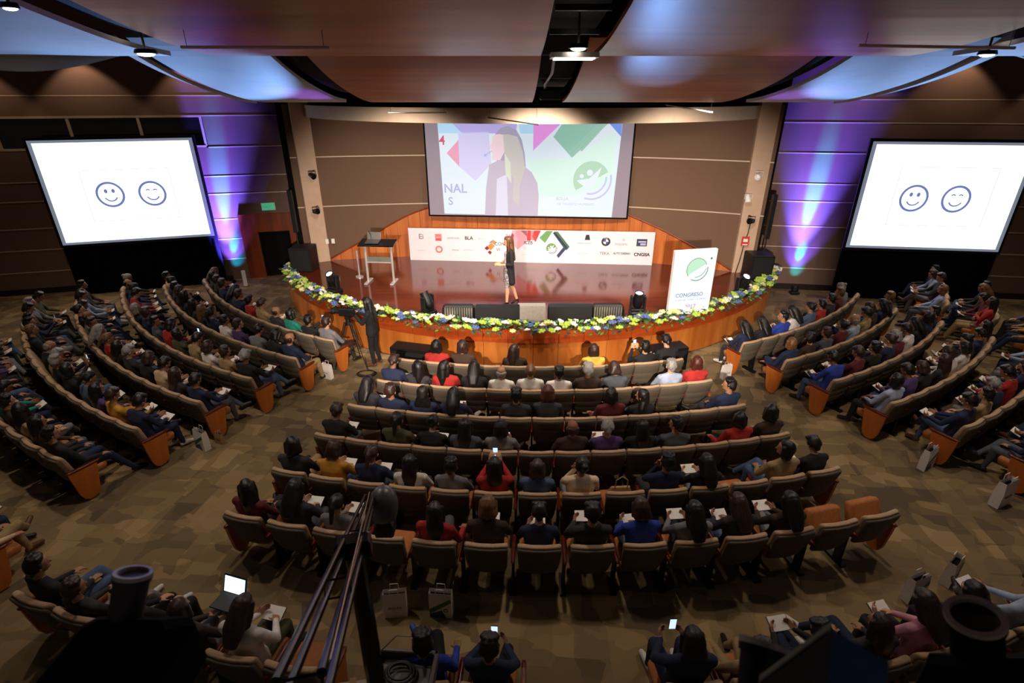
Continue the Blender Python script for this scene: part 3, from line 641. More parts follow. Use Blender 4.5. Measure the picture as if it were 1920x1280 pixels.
# speakers and tripods at the stage corners
def speaker_tower(x, y, z, label, mir):
    t = thing('line_speaker', label, 'speaker', (x, y, z))
    MB().box((0, 0, .35), (.62, .6, .7), bev=.02).build('subwoofer', 'black', t)
    MB().box((0, -.305, .35), (.54, .012, .6)).build('grille', 'grille', t)
    MB().cyl((mir * .12, .05, .7), (mir * .12, .05, 1.5), .02).build('pole', 'black', t)
    MB().box((mir * .12, .05, 1.7), (.11, .14, 1.2), bev=.01).build('column_array', 'black', t)
speaker_tower(-6.15, 15.35, SH, 'black speaker column on a box at the left end of the stage', -1)
speaker_tower(6.95, 14.6, SH, 'black speaker column on a box at the right end of the stage', 1)
# lamps clamped to the columns
def par_lamp(x, y, z, d, label, m='black'):
    t = thing('spot_lamp', label, 'lamp', (x, y, z), 0, 'small lamps clamped to the columns'); d = Vector(d).normalized()
    MB().lathe(-d * .12, d, [(0, .03), (.03, .06), (.2, .085), (.2, .075), (.1, .06)], 16).build('can', m, t)
    MB().tube([(0.1, 0, 0), (.1, .0, .12), (-.1, 0, .12), (-.1, 0, 0)], .01).build('yoke', m, t); MB().cyl((0, .0, .12), (0, .22, .12), .012).build('clamp', m, t)
par_lamp(-5.72, 15.85, 3.62, (.8, -.6, -.3), 'dark lamp high on the left column', 'black')
par_lamp(-5.75, 15.8, 2.62, (.9, -.5, .1), 'black lamp lower on the left column', 'black')
par_lamp(6.6, 14.8, 3.75, (-.7, -.6, -.3), 'pale lamp cluster high on the right column', 'white')
par_lamp(6.42, 14.8, 3.15, (.1, -.3, -.9), 'white lamp hanging below the cluster on the right column', 'white')
par_lamp(6.62, 14.8, 2.55, (-.9, -.5, .1), 'black lamp low on the right column', 'black')
sg = thing('alarm_sign', 'small red and white square sign on the right column', 'sign', (6.62, 14.93, 1.95), R(-8))
MB().box((0, 0, 0), (.2, .02, .26)).build('plate', mat('sign_red', '#c83830', .5, var=0), sg); MB().box((0, -.012, .03), (.12, .006, .09)).build('symbol', 'white', sg); MB().box((0, -.012, -.09), (.14, .006, .03)).build('symbol', 'white', sg)
tag(MB().tube([(6.68, 14.95, 2.5), (6.66, 14.94, 2.2), (6.6, 14.94, 1.8), (6.56, 14.93, 1.4), (6.5, 14.93, 1.02)], .012).build('cable', 'black'), 'black cable running down the right column below the lamp', 'cable')
# exit sign
emis('exit_green', '#2ca878', .9)
ex = thing('exit_sign', 'green emergency exit sign above the wooden doorway', 'sign', (-8.02, 17.80, 2.25), ang(pL, qL))
MB().box((0, 0, .14), (.42, .05, .24)).build('case', 'white', ex); MB().box((0, -.028, .14), (.38, .008, .2)).build('face', 'exit_green', ex)
text('lettering', 'SALIDA', .1, 'paper', ex, (0, -.034, .1), 'CENTER', bold=.002)
# white wall plates and small column by the door
wpz = thing('wall_socket', 'pair of white wall plates low on the brown stage wall', 'socket', (-5.62, 16.25, 1.62), R(12))
for s in (-.09, .09): MB().box((s, 0, 0), (.1, .02, .15), bev=.006).build('plate', 'white', wpz)
sgp = thing('stand_up_sign', 'small white stand-up sign on the floor by the doorway', 'sign', (-8.75, 16.7, 0), R(20))
MB().box((0, 0, .28), (.12, .03, .52), rx=R(-6)).build('board', 'white', sgp); MB().box((0, .02, .02), (.16, .16, .03)).build('foot', 'metal', sgp)

# subwoofers on the floor in front of the stage
def floor_sub(x, y, rz, label, mir):
    t = thing('floor_speaker', label, 'speaker', (x, y, 0), rz, 'black floor speakers before stage')
    pr = [(-.25, 0), (.25, 0), (.25, .40), (.1, .56), (-.25, .56)]
    MB().loft([[(s * .46, a, b) for a, b in pr] for s in (-1, 1)]).build('cabinet', 'black', t)
    MB().box((0, -.256, .26), (.84, .012, .44)).build('grille', 'grille', t)
    for s in (-1, 1): MB().box((s * .463, 0, .3), (.012, .16, .06)).build('handle', 'dark_metal', t)
floor_sub(-2.25, 10.98, R(-14), 'black floor speaker left in front of the stage behind first row', 1)
floor_sub(3.48, 10.98, R(14), 'black floor speaker right in front of the stage behind first row', -1)

# flower garland along the stage edge
mat('flower_white', '#e8e4d4', .7, var=.1, scale=60); mat('flower_lime', '#a4c04c', .7, var=.15, scale=60); mat('flower_yellow', '#dcd890', .7, var=.12, scale=60); mat('flower_blue', '#56689c', .7, var=.15, scale=60); mat('leaf_green', '#4a7a34', .7, var=.3, scale=30); mat('leaf_dark', '#28443c', .7, var=.3)
ga = thing('flower_garland', 'long garland of white, lime and blue flowers along the stage edge', 'garland')
lb_ = MB(); GR = SR - .04
for i in range(2600):
    a = R(TH0 + (TH1 - TH0) * rng.random()); rr = GR + rng.uniform(-.17, .17); z = SH + .03 + rng.uniform(0, .12) - (.12 if rr > SR + .06 else 0)
    c = Vector((SX + rr * math.sin(a), SY - rr * math.cos(a), z)); d = Vector((rng.uniform(-1, 1), rng.uniform(-1, 1), rng.uniform(-.5, .7))).normalized(); s_ = d.orthogonal().normalized(); ln = rng.uniform(.07, .14)
    lb_.add([c, c + d * ln * .5 + s_ * ln * .22, c + d * ln, c + d * ln * .5 - s_ * ln * .22], [(0, 1, 2, 3)], rng.randrange(2))
lv = lb_.build('leaves', ['leaf_green', 'leaf_dark'], ga); lv['kind'] = 'stuff'
def flower_mesh(nm, m, petals):
    mb = MB(); mb.ball((0, 0, .02), (.035, .035, .03), 8)
    for k in range(petals):
        t = 2 * PI * k / petals; mb.ball((.045 * math.cos(t), .045 * math.sin(t), .012), (.03, .03, .02), 6)
    return mb.mesh(nm, m, True)
FM = [flower_mesh('flower', n, 6) for n in ('flower_white', 'flower_lime', 'flower_yellow', 'flower_blue')]
for i in range(290):
    a = R(TH0 + (TH1 - TH0) * (i + rng.random()) / 290); rr = GR + rng.uniform(-.13, .15); z = SH + .13 - (.1 if rr > SR + .05 else 0) + rng.uniform(-.02, .02)
    seg = math.sin(i * .35) + math.sin(i * .13 + 1)
    me = FM[rng.choices(range(4), (2.5, 5, 2, 6 if seg > .4 else 1.5))[0]]
    o = obj('flower', me, ga, (SX + rr * math.sin(a), SY - rr * math.cos(a), z)); s = rng.uniform(1.0, 1.6); o.scale = (s, s, s); o.rotation_euler = (rng.uniform(-.2, .7), rng.uniform(-.3, .3), rng.uniform(0, 6))

# ------------------------------------------------------------------ seats
mat('seat_back_fabric', '#5c5245', .85, var=.1, scale=40); mat('seat_edge_fabric', '#b89878', .8, var=.08, scale=40); mat('seat_cushion_fabric', '#b06c38', .8, var=.12, scale=30)
def rrect(cx, cy, w, d, z, tilt=0, q=.02, bow=0):
    a, b = w / 2, d / 2
    P = [(-a + q, -b), (-a / 3, -b), (a / 3, -b), (a - q, -b), (a, -b + q), (a, b - q), (a - q, b), (a / 3, b), (-a / 3, b), (-a + q, b), (-a, b - q), (-a, -b + q)]
    return [(cx + x, cy + y + bow * (x / a) ** 2, z) for x, y in P]
mb = MB(); lo = []
for z, wd, dp in ((.34, .40, .03), (.36, .44, .05), (.47, .49, .06), (.485, .485, .05), (.50, .49, .06), (.615, .51, .062), (.63, .505, .052), (.645, .51, .062), (.80, .525, .06), (.835, .52, .045), (.845, .50, .02)):
    lo.append(rrect(0, .13 - .27 * (z - .34), wd, dp, z, q=.012, bow=.03))
seat_back_me = mb.loft(lo).mesh('backrest', 'seat_back_fabric', True)
mb = MB(); lo = []
for z, wd, dp, e in ((.40, .42, .05, 0), (.44, .46, .075, 0), (.70, .49, .075, 0), (.80, .515, .07, 0), (.845, .525, .075, -.012), (.868, .51, .06, -.014), (.876, .48, .03, -.014)):
    lo.append(rrect(0, .19 - .27 * (z - .34) + e, wd, dp, z, q=.015, bow=.03))
seat_cush_me = mb.loft(lo).mesh('back_cushion', 'seat_edge_fabric', True)
mb = MB(); lo = []
for z, wd, dp in ((.32, .40, .40), (.34, .46, .46), (.42, .48, .48), (.45, .46, .46), (.46, .40, .40)): lo.append(rrect(0, .37, wd, dp, z, q=.03))
seat_pan_me = mb.loft(lo).mesh('seat', 'seat_cushion_fabric', True)
tip_me = seat_pan_me.copy(); tip_me.transform(Matrix.Translation((0, .2, .42)) @ Matrix.Rotation(R(68), 4, 'X') @ Matrix.Translation((0, -.15, -.39)))
mb = MB(); lo = []
for y, wd, h in ((.04, .03, .02), (.08, .045, .035), (.3, .05, .035), (.46, .05, .03), (.50, .035, .015)): lo.append([(-wd / 2, y, .60 - h), (wd / 2, y, .60 - h), (wd / 2, y, .60), (-wd / 2, y, .60)])
arm_me = mb.loft(lo).mesh('armrest', 'armrest_wood', True)
leg_me = MB().box((0, .24, .02), (.08, .34, .04)).box((0, .2, .3), (.03, .12, .52)).mesh('leg', 'dark_metal')
mb = MB(); pr = [(.10, .60), (.06, .57), (.075, .42), (.11, .16), (.15, .07), (.21, .03), (.29, .03), (.35, .07), (.385, .16), (.43, .42), (.45, .57), (.42, .60)]
pan_me = mb.loft([[(s * .022, y, z) for y, z in pr] for s in (-1, 1)]).mesh('side_panel', 'seat_panel_wood')
CX, CY = .6, 21.0
SEATS = []    # block, row, index, pos, angle, empty
def seat_row(block, row, Rd, n, a0, a1, labelf, tip=(), order=1, panels=(True, True), skip=()):
    for i in range(n):
        if i in skip: continue
        th = R(a0 + (a1 - a0) * (i + .5) / n); x, y = CX + Rd * math.sin(th), CY - Rd * math.cos(th)
        half = Rd * R(abs(a1 - a0)) / n / 2
        t = thing('theatre_seat', labelf(row, i, n), 'seat', (x, y, 0), th, 'theatre seats in the ' + block)
        obj('backrest', seat_back_me, t); obj('back_cushion', seat_cush_me, t); obj('seat', tip_me if i in tip else seat_pan_me, t)
        sg = 1 if a1 > a0 else -1
        obj('armrest', arm_me, t, (sg * half, 0, 0)); 
        lastp = i == n - 1
        if (lastp and panels[1]) or i + 1 in skip: obj('side_panel', pan_me, t, (sg * half, 0, 0))
        else: obj('leg', leg_me, t, (sg * half, 0, 0))
        if i == 0:
            obj('armrest', arm_me, t, (-sg * half, 0, 0)); obj('side_panel' if panels[0] else 'leg', pan_me if panels[0] else leg_me, t, (-sg * half, 0, 0))
        SEATS.append((block, row, i, n, Vector((x, y, 0)), th))
CEN = [(11, -14.5, 14.3), (12, -14.6, 14.6), (13, -14.8, 14.8), (14, -15, 15.3), (14, -15.4, 15.7), (14, -15.5, 15.8)]
for k, (n, a, b) in enumerate(CEN):
    seat_row('centre block', k, 11.73 + .92 * k, n, a, b, lambda r, i, n: 'brown theatre seat, %s from the left in the %s row of the centre block' % (ORD[i], ORD[r]), (12, 13) if k == 5 else ())
LFT = [(12, -23.3, -57.5), (13, -23.8, -57.5), (14, -24.4, -59.5), (15, -24.9, -58.5), (15, -25.6, -57), (12, -26.3, -51)]
for k, (n, a, b) in enumerate(LFT):
    seat_row('left block', k, 11.42 + .99 * k, n, a, b, lambda r, i, n: 'brown theatre seat, %s from the aisle in the %s row of the left block' % (ORD[i], ORD[r]))
RGT = [(10, 22.6, 50), (9, 23.4, 47), (9, 23.9, 46), (9, 24.7, 44.6), (8, 25.9, 44), (5, 27.1, 37)]
for k, (n, a, b) in enumerate(RGT):
    seat_row('right block', k, 11.5 + .97 * k, n, a, b, lambda r, i, n: 'brown theatre seat, %s from the aisle in the %s row of the right block' % (ORD[i], ORD[r]))
for k, (n, a, b) in {2: (5, 51.5, 64), 3: (4, 50, 59), 4: (3, 49, 55)}.items():
    seat_row('far right block', k, 11.45 + .98 * k, n, a, b, lambda r, i, n: 'brown theatre seat, %s from its aisle in the %s row of the far right block' % (ORD[i], ORD[r]))
seat_row('back row', 6, 18.0, 18, -19.6, 16.4, lambda r, i, n: 'brown theatre seat, %s from the left in the back row beyond the cross aisle' % ORD[i], (), skip=(6, 9, 10))
seat_row('back left row', 6, 17.9, 2, -23.6, -27.2, lambda r, i, n: 'brown theatre seat, %s from the aisle in the back row at far left' % ORD[i])

# ------------------------------------------------------------------ people
mat('skin_light', '#c89878', .6, var=.05); mat('skin_mid', '#a87858', .6, var=.05); mat('skin_dark', '#8a5c40', .6, var=.05)
mat('face_dark', '#3a2018', .6, var=0); mat('shoe_dark', '#181412', .5); mat('shoe_brown', '#5c3420', .5); mat('shoe_white', '#d0ccc8', .6); mat('shoe_blue', '#2c48a0', .6)
TOPS = {'black': '#17161a', 'charcoal': '#2c2b30', 'navy': '#1a2444', 'dark brown': '#38281e', 'grey': '#77767a', 'white': '#dcd8d4', 'red': '#a42420', 'maroon': '#5c1c24', 'khaki': '#9a845a', 'royal blue': '#243c9c', 'denim blue': '#46597a', 'mustard': '#c08a2c', 'teal': '#1f8474', 'olive': '#4c4a30', 'beige': '#c4a888', 'purple': '#4a3468', 'pale blue': '#9aa8c0', 'yellow': '#d8b04a', 'pink': '#c88898', 'cream': '#e0c8a8', 'slate grey': '#4a505a'}
for k, c in TOPS.items(): mat('cloth_' + k, c, .85, var=.18, scale=9, bump=.25)
HAIRC = {'black': '#120e0d', 'brown': '#33201a', 'light brown': '#6a4a2c', 'grey': '#8c8884', 'reddish': '#4c2018'}
for k, c in HAIRC.items(): mat('hair_' + k, c, .45, var=.4, scale=14, stretch=(4, 4, 1), bump=.3)

def ico_pts():
    bm = bmesh.new(); bmesh.ops.create_icosphere(bm, subdivisions=2, radius=1); p = [v.co.copy() for v in bm.verts]; bm.free(); return p
ICO = ico_pts()
class Body:
    """overlapping hulls of spheres fused into one continuous skin"""
    def __init__(s): s.bm = bmesh.new(); s.pr = []
    def hull(s, *sph, tagi=None, seg=None):
        vs = []
        for c, r in sph:
            c = Vector(c)
            for p in ICO: vs.append(s.bm.verts.new(c + Vector((p.x * r, p.y * r, p.z * r)) if not hasattr(r, '__len__') else c + Vector((p.x * r[0], p.y * r[1], p.z * r[2]))))
        ret = bmesh.ops.convex_hull(s.bm, input=vs, use_existing_faces=False)
        dead = [g for g in ret['geom_interior'] if isinstance(g, bmesh.types.BMVert)]
        bmesh.ops.delete(s.bm, geom=dead, context='VERTS')
        if tagi is not None:
            ra = lambda r: min(r) if hasattr(r, '__len__') else r
            if len(sph) == 1: s.pr.append((sph[0][0], ra(sph[0][1]), sph[0][0], ra(sph[0][1]), tagi))
            for i in range(len(sph)):
                for j in range(i + 1, len(sph)): s.pr.append((sph[i][0], ra(sph[i][1]), sph[j][0], ra(sph[j][1]), tagi))
    def limb(s, pts, tagi):
        for (a, ra), (b, rb) in zip(pts, pts[1:]): s.hull((a, ra), (b, rb), tagi=tagi)
    def hand(s, wr, d, n, side, curl=.5, tagi=0):
        wr = Vector(wr); d = Vector(d).normalized(); n = Vector(n); n = (n - d * n.dot(d)).normalized(); sd = d.cross(n) * side
        k = wr + d * .085
        s.hull((wr + sd * .018, .017), (wr - sd * .018, .017), (k + sd * .03, .013), (k - sd * .03, .013), tagi=tagi)
        for i, (o, l) in enumerate(((.033, .068), (.011, .08), (-.011, .075), (-.033, .058))):
            b = k + sd * o; m_ = b + (d * math.cos(curl * .6) - n * math.sin(curl * .6)) * l * .55; e = m_ + (d * math.cos(curl * 1.6) - n * math.sin(curl * 1.6)) * l * .5
            s.limb([(b, .0098), (m_, .0092), (e, .0085)], tagi)
        tb = wr + d * .02 + sd * .03; tm = tb + (d * .6 + sd * .7 - n * .25).normalized() * .04; s.limb([(tb, .013), (tm, .0105), (tm + (d * .9 + sd * .25 - n * .3).normalized() * .032, .009)], tagi)
    def head(s, M):
        f = lambda x, y, z: M @ Vector((x, y, z))
        s.hull((f(0, -.012, .035), .083), (f(0, .03, .04), .068), (f(0, .042, -.06), .042), (f(0, .055, -.005), .042), tagi=0)
        s.hull((f(0, .088, .018), .011), (f(0, .108, -.022), .0135), tagi=0)
        for k in (-1, 1): s.hull((f(k * .08, -.005, .0), .016), (f(k * .083, -.012, -.028), .012), tagi=0)
        s.hull((f(-.012, .084, -.062), .013), (f(.012, .084, -.062), .013), tagi=0)
        s.marks = [(f(.033, .088, .012), .013), (f(-.033, .088, .012), .013), (f(.012, .094, -.052), .010), (f(-.012, .094, -.052), .010), (f(.034, .092, .034), .009), (f(-.034, .092, .034), .009)]
    def mesh(s, name, voxel, slots, it=3):
        me = bpy.data.meshes.new(name); s.bm.to_mesh(me); s.bm.free()
        o = bpy.data.objects.new('tmp', me); COL.objects.link(o)
        m = o.modifiers.new('r', 'REMESH'); m.mode = 'VOXEL'; m.voxel_size = voxel
        m = o.modifiers.new('s', 'SMOOTH'); m.factor = .5; m.iterations = it
        dg = bpy.context.evaluated_depsgraph_get(); out = bpy.data.meshes.new_from_object(o.evaluated_get(dg)); bpy.data.objects.remove(o); bpy.data.meshes.remove(me)
        out.name = name; out.materials.clear()
        for sl in slots: out.materials.append(MATS[sl])
        if s.pr:
            n = len(out.polygons); c = np.zeros(n * 3); out.polygons.foreach_get('center', c); c = c.reshape(-1, 3); best = np.full(n, 1e9); idx = np.zeros(n, int)
            for a, ra, b, rb, ti in s.pr:
                a = np.array(a); b = np.array(b); ab = b - a; l2 = max(ab @ ab, 1e-9); t = np.clip((c - a) @ ab / l2, 0, 1)
                d = np.linalg.norm(c - a - t[:, None] * ab, axis=1) - (ra + (rb - ra) * t); w_ = d < best; best[w_] = d[w_]; idx[w_] = ti
            for p, r in getattr(s, 'marks', []):
                idx[np.linalg.norm(c - np.array(p), axis=1) < r] = 4
            out.polygons.foreach_set('material_index', idx.astype(np.int32))
        out.shade_smooth(); out.update(); return out
SLOTS = ['skin_mid', 'cloth_black', 'cloth_navy', 'shoe_dark', 'face_dark']
def seated(pose):
    b = Body(); V = Vector
    lean = pose.get('lean', 0)       # forward lean of the trunk
    def tr(x, y, z):                 # trunk bends about the hips
        h = z - .55; return V((x, y + math.sin(lean) * h, .55 + h * math.cos(lean)))
    S = 1; K = pose.get('knees', .11)
    b.hull((V((-.09, .0, .54)), .105), (V((.09, .0, .54)), .105), (tr(-.07, -.06, .70), .105), (tr(.07, -.06, .70), .105), tagi=1)
    b.hull((tr(-.07, -.06, .70), .105), (tr(.07, -.06, .70), .105), (tr(-.10, -.10, .92), .105), (tr(.10, -.10, .92), .105), tagi=1)
    b.hull((tr(-.10, -.10, .92), .105), (tr(.10, -.10, .92), .105), (tr(-.155, -.11, 1.01), .06), (tr(.155, -.11, 1.01), .06), (tr(0, -.11, 1.05), .065), tagi=1)
    nb_ = tr(0, -.105, 1.06); hd = tr(0, -.075, 1.235) + V(pose.get('hoff', (0, 0, 0)))
    b.limb([(nb_, .058), (hd - V((0, .02, .07)), .052)], 0)
    M = Matrix.Translation(hd) @ Matrix.Rotation(pose.get('yaw', 0), 4, 'Z') @ Matrix.Rotation(pose.get('pitch', 0), 4, 'X') @ Matrix.Rotation(pose.get('roll', 0), 4, 'Y') @ Matrix.Scale(1.1, 4)
    b.head(M)
    # legs
    for s in (-1, 1):
        if pose.get('cross') == s:
            kn = V((s * .02, .44, .63)); an = V((-s * .22, .60, .36)); to = an + V((-s * .10, .12, .03))
        else:
            kn = V((s * K, .43, .52)); an = V((s * (K + pose.get('spread', 0)), .43 + pose.get('reach', .06), .10)); to = an + V((s * .03, .17, -.05))
        hp = V((s * .09, .02, .53))
        b.limb([(hp, .098), (kn, .066)], 2); b.limb([(kn, .064), (kn.lerp(an, .35) - V((0, .015, 0)), .062), (an, .042)], 2)
        b.limb([(an - V((0, .03, .03)), .038), (to, .034)], 3); b.limb([(an, .04), (to, .034)], 3)
    # arms
    for s, key in ((-1, 'L'), (1, 'R')):
        sh = tr(s * .185, -.105, 1.0); el, wr, hdv, nrm, curl = pose[key]
        el = V((s * el[0], el[1], el[2])); wr = V((s * wr[0], wr[1], wr[2])); hdv = V((s * hdv[0], hdv[1], hdv[2])); nrm = V((s * nrm[0], nrm[1], nrm[2]))
        b.limb([(sh, .066), (sh.lerp(el, .5), .056), (el, .047)], 1); b.limb([(el, .047), (wr, .033)], 1)
        b.limb([(wr.lerp(el, .04), .027), (wr, .024)], 0)
        b.hand(wr, hdv, nrm, -s, curl)
    return b, M
LAP = ((.25, .06, .74), (.10, .27, .67), (-.3, .9, -.1), (.1, .1, 1), .5)
ARMREST = ((.255, .03, .70), (.25, .27, .66), (-.05, 1, -.15), (0, 0, 1), .6)
WRITE = ((.25, .10, .76), (.08, .33, .69), (-.5, .8, -.2), (.3, .2, .9), .8)
HOLD = ((.25, .10, .76), (.13, .33, .72), (-.2, .9, .1), (.8, .2, -.3), .7)
CHIN = ((.20, .12, .80), (.06, .06, 1.06), (-.2, .1, 1), (0, 1, .1), .9)
FOLD = ((.25, .04, .80), (-.06, .13, .82), (-1, .0, .1), (0, 1, .3), .4)
RAISE = ((.23, .12, .82), (.07, .34, 1.0), (-.2, .2, 1), (.3, -1, .2), .7)
POSES = {
    'lap': dict(L=LAP, R=LAP, knees=.13), 'write': dict(L=HOLD, R=WRITE, pitch=R(-32), lean=R(8), hoff=(0, .03, -.015)),
    'cross': dict(L=LAP, R=ARMREST, cross=1, yaw=R(10)), 'cross2': dict(L=ARMREST, R=LAP, cross=-1, yaw=R(-12)),
    'chin': dict(L=CHIN, R=LAP, yaw=R(12), roll=R(6), knees=.15), 'fold': dict(L=FOLD, R=((.25, .06, .78), (-.04, .16, .76), (-1, .05, 0), (0, 1, .3), .4), knees=.12, reach=.16),
    'phone': dict(L=RAISE, R=RAISE, pitch=R(6)), 'text': dict(L=HOLD, R=HOLD, pitch=R(-22), knees=.14), 'slouch': dict(L=ARMREST, R=ARMREST, lean=R(-7), reach=.26, knees=.16, spread=.05, yaw=R(-8)),
    'turn': dict(L=LAP, R=LAP, yaw=R(48), cross=1), 'turn2': dict(L=ARMREST, R=LAP, yaw=R(-45), knees=.14), 'read': dict(L=HOLD, R=HOLD, pitch=R(-26), cross=-1)}
BODY = {}
for k, p in POSES.items():
    b, M = seated(p); BODY[k] = (b.mesh('person_' + k, .0105, SLOTS), M)
def hairmesh(style):
    b = Body(); V = Vector
    cap = lambda: b.hull((V((0, -.03, .048)), .086), (V((0, .004, .076)), .068), (V((-.028, -.05, .01)), .064), (V((.028, -.05, .01)), .064))
    if style != 'bald': cap()
    if style == 'short':
        for s in (-1, 1): b.hull((V((s * .07, .005, .03)), .022), (V((s * .07, -.01, -.02)), .014))
        b.hull((V((0, -.07, .0)), .045), (V((0, -.07, -.055)), .04))
        for i in range(9): b.hull((V((.06 * math.cos(i * .8), -.0 + .05 * math.sin(i * .8), .11)), .03))
    if style == 'long':
        b.hull((V((0, -.05, .02)), .082), (V((-.045, -.085, -.16)), .058), (V((.045, -.085, -.16)), .058)); b.hull((V((-.045, -.085, -.16)), .058), (V((.045, -.085, -.16)), .058), (V((-.035, -.10, -.30)), .035), (V((.035, -.10, -.30)), .035))
        for s in (-1, 1): b.limb([((s * .072, .01, .05), .03), ((s * .085, .0, -.06), .028), ((s * .085, -.01, -.18), .02)], None)
    if style == 'bun': b.hull((V((0, -.115, .05)), .045)); b.hull((V((0, -.06, -.03)), .05))
    if style == 'tail':
        b.limb([((0, -.1, .05), .035), ((0, -.13, -.02), .036), ((0, -.125, -.2), .022)], None)
    if style == 'bob':
        b.hull((V((0, -.04, .02)), .085), (V((-.06, -.045, -.09)), .045), (V((.06, -.045, -.09)), .045)); 
        for s in (-1, 1): b.limb([((s * .072, .012, .05), .03), ((s * .085, .01, -.08), .028)], None)
    if style == 'bald':
        b.hull((V((-.05, -.045, -.0)), .042), (V((.05, -.045, -.0)), .042), (V((-.04, -.05, -.05)), .036), (V((.04, -.05, -.05)), .036), (V((0, -.075, 0)), .03))
    if style == 'hood':
        b.hull((V((0, -.02, .05)), .096), (V((0, -.04, -.04)), .092)); b.hull((V((0, -.04, -.05)), .09), (V((-.09, -.05, -.2)), .06), (V((.09, -.05, -.2)), .06))
    return b.mesh('hair', .010, ['hair_black'], 2)
HAIR = {k: hairmesh(k) for k in ('short', 'long', 'bun', 'tail', 'bob', 'bald', 'hood')}
def set_mat(o, i, m): o.material_slots[i].link = 'OBJECT'; o.material_slots[i].material = MATS[m]
HN = {'short': 'short %s hair', 'long': 'long %s hair', 'bun': '%s hair bun', 'tail': '%s ponytail', 'bob': '%s bobbed hair', 'bald': 'balding %s hair', 'hood': '%s headscarf'}
def person(pose, loc, rz, top_, legs, hair, hc, skin, shoe, label, scale=1.0):
    me, M = BODY[pose]
    o = obj('person', me, None, loc, rz); o.scale = (scale * 1.06, scale, scale)
    set_mat(o, 0, 'skin_' + skin); set_mat(o, 1, 'cloth_' + top_); set_mat(o, 2, 'cloth_' + legs); set_mat(o, 3, 'shoe_' + shoe)
    h = obj('hair' if hair != 'hood' else 'headscarf', HAIR[hair], o); h.matrix_basis = M; set_mat(h, 0, 'hair_' + hc)
    tag(o, label, 'person', 'seated audience'); return o
# things people hold
nb_me = MB().loft([[(-.105, -.15, .004), (0, -.15, -.004), (.105, -.15, .004), (.105, -.15, .012), (0, -.15, .006), (-.105, -.15, .012)], [(-.105, .0, .004), (0, .0, -.004), (.105, .0, .004), (.105, .0, .012), (0, .0, .006), (-.105, .0, .012)]])
note_cover = MB().box((0, -.075, -.004), (.215, .155, .006)).mesh('cover', 'dark_base')
note_page = nb_me.mesh('pages', 'paper')
emis('phone_screen', '#cfe4ff', 1.2)
ph_body = MB().box((0, 0, 0), (.075, .01, .15), bev=.004).mesh('case', 'black'); ph_scr = MB().box((0, -.006, 0), (.066, .003, .135)).mesh('display', 'phone_screen')
def held(kind, per, pose, who, where):
    L = {'write': (.0, .50, .70), 'read': (.0, .52, .745)}
    if kind == 'notebook':
        o = thing('notebook', 'open white booklet held by the person %s' % where, 'booklet', per.matrix_basis @ Vector(L[pose]), per.rotation_euler[2], 'white booklets held in the audience')
        o.rotation_euler[0] = R(22); obj('cover', note_cover, o); obj('pages', note_page, o)
    else:
        o = thing('phone', 'lit phone held by the person %s' % where, 'phone', per.matrix_basis @ Vector((0, .40, {'phone': 1.13, 'text': .86}[pose])), per.rotation_euler[2], 'phones held up in the audience'); obj('case', ph_body, o); obj('display', ph_scr, o)
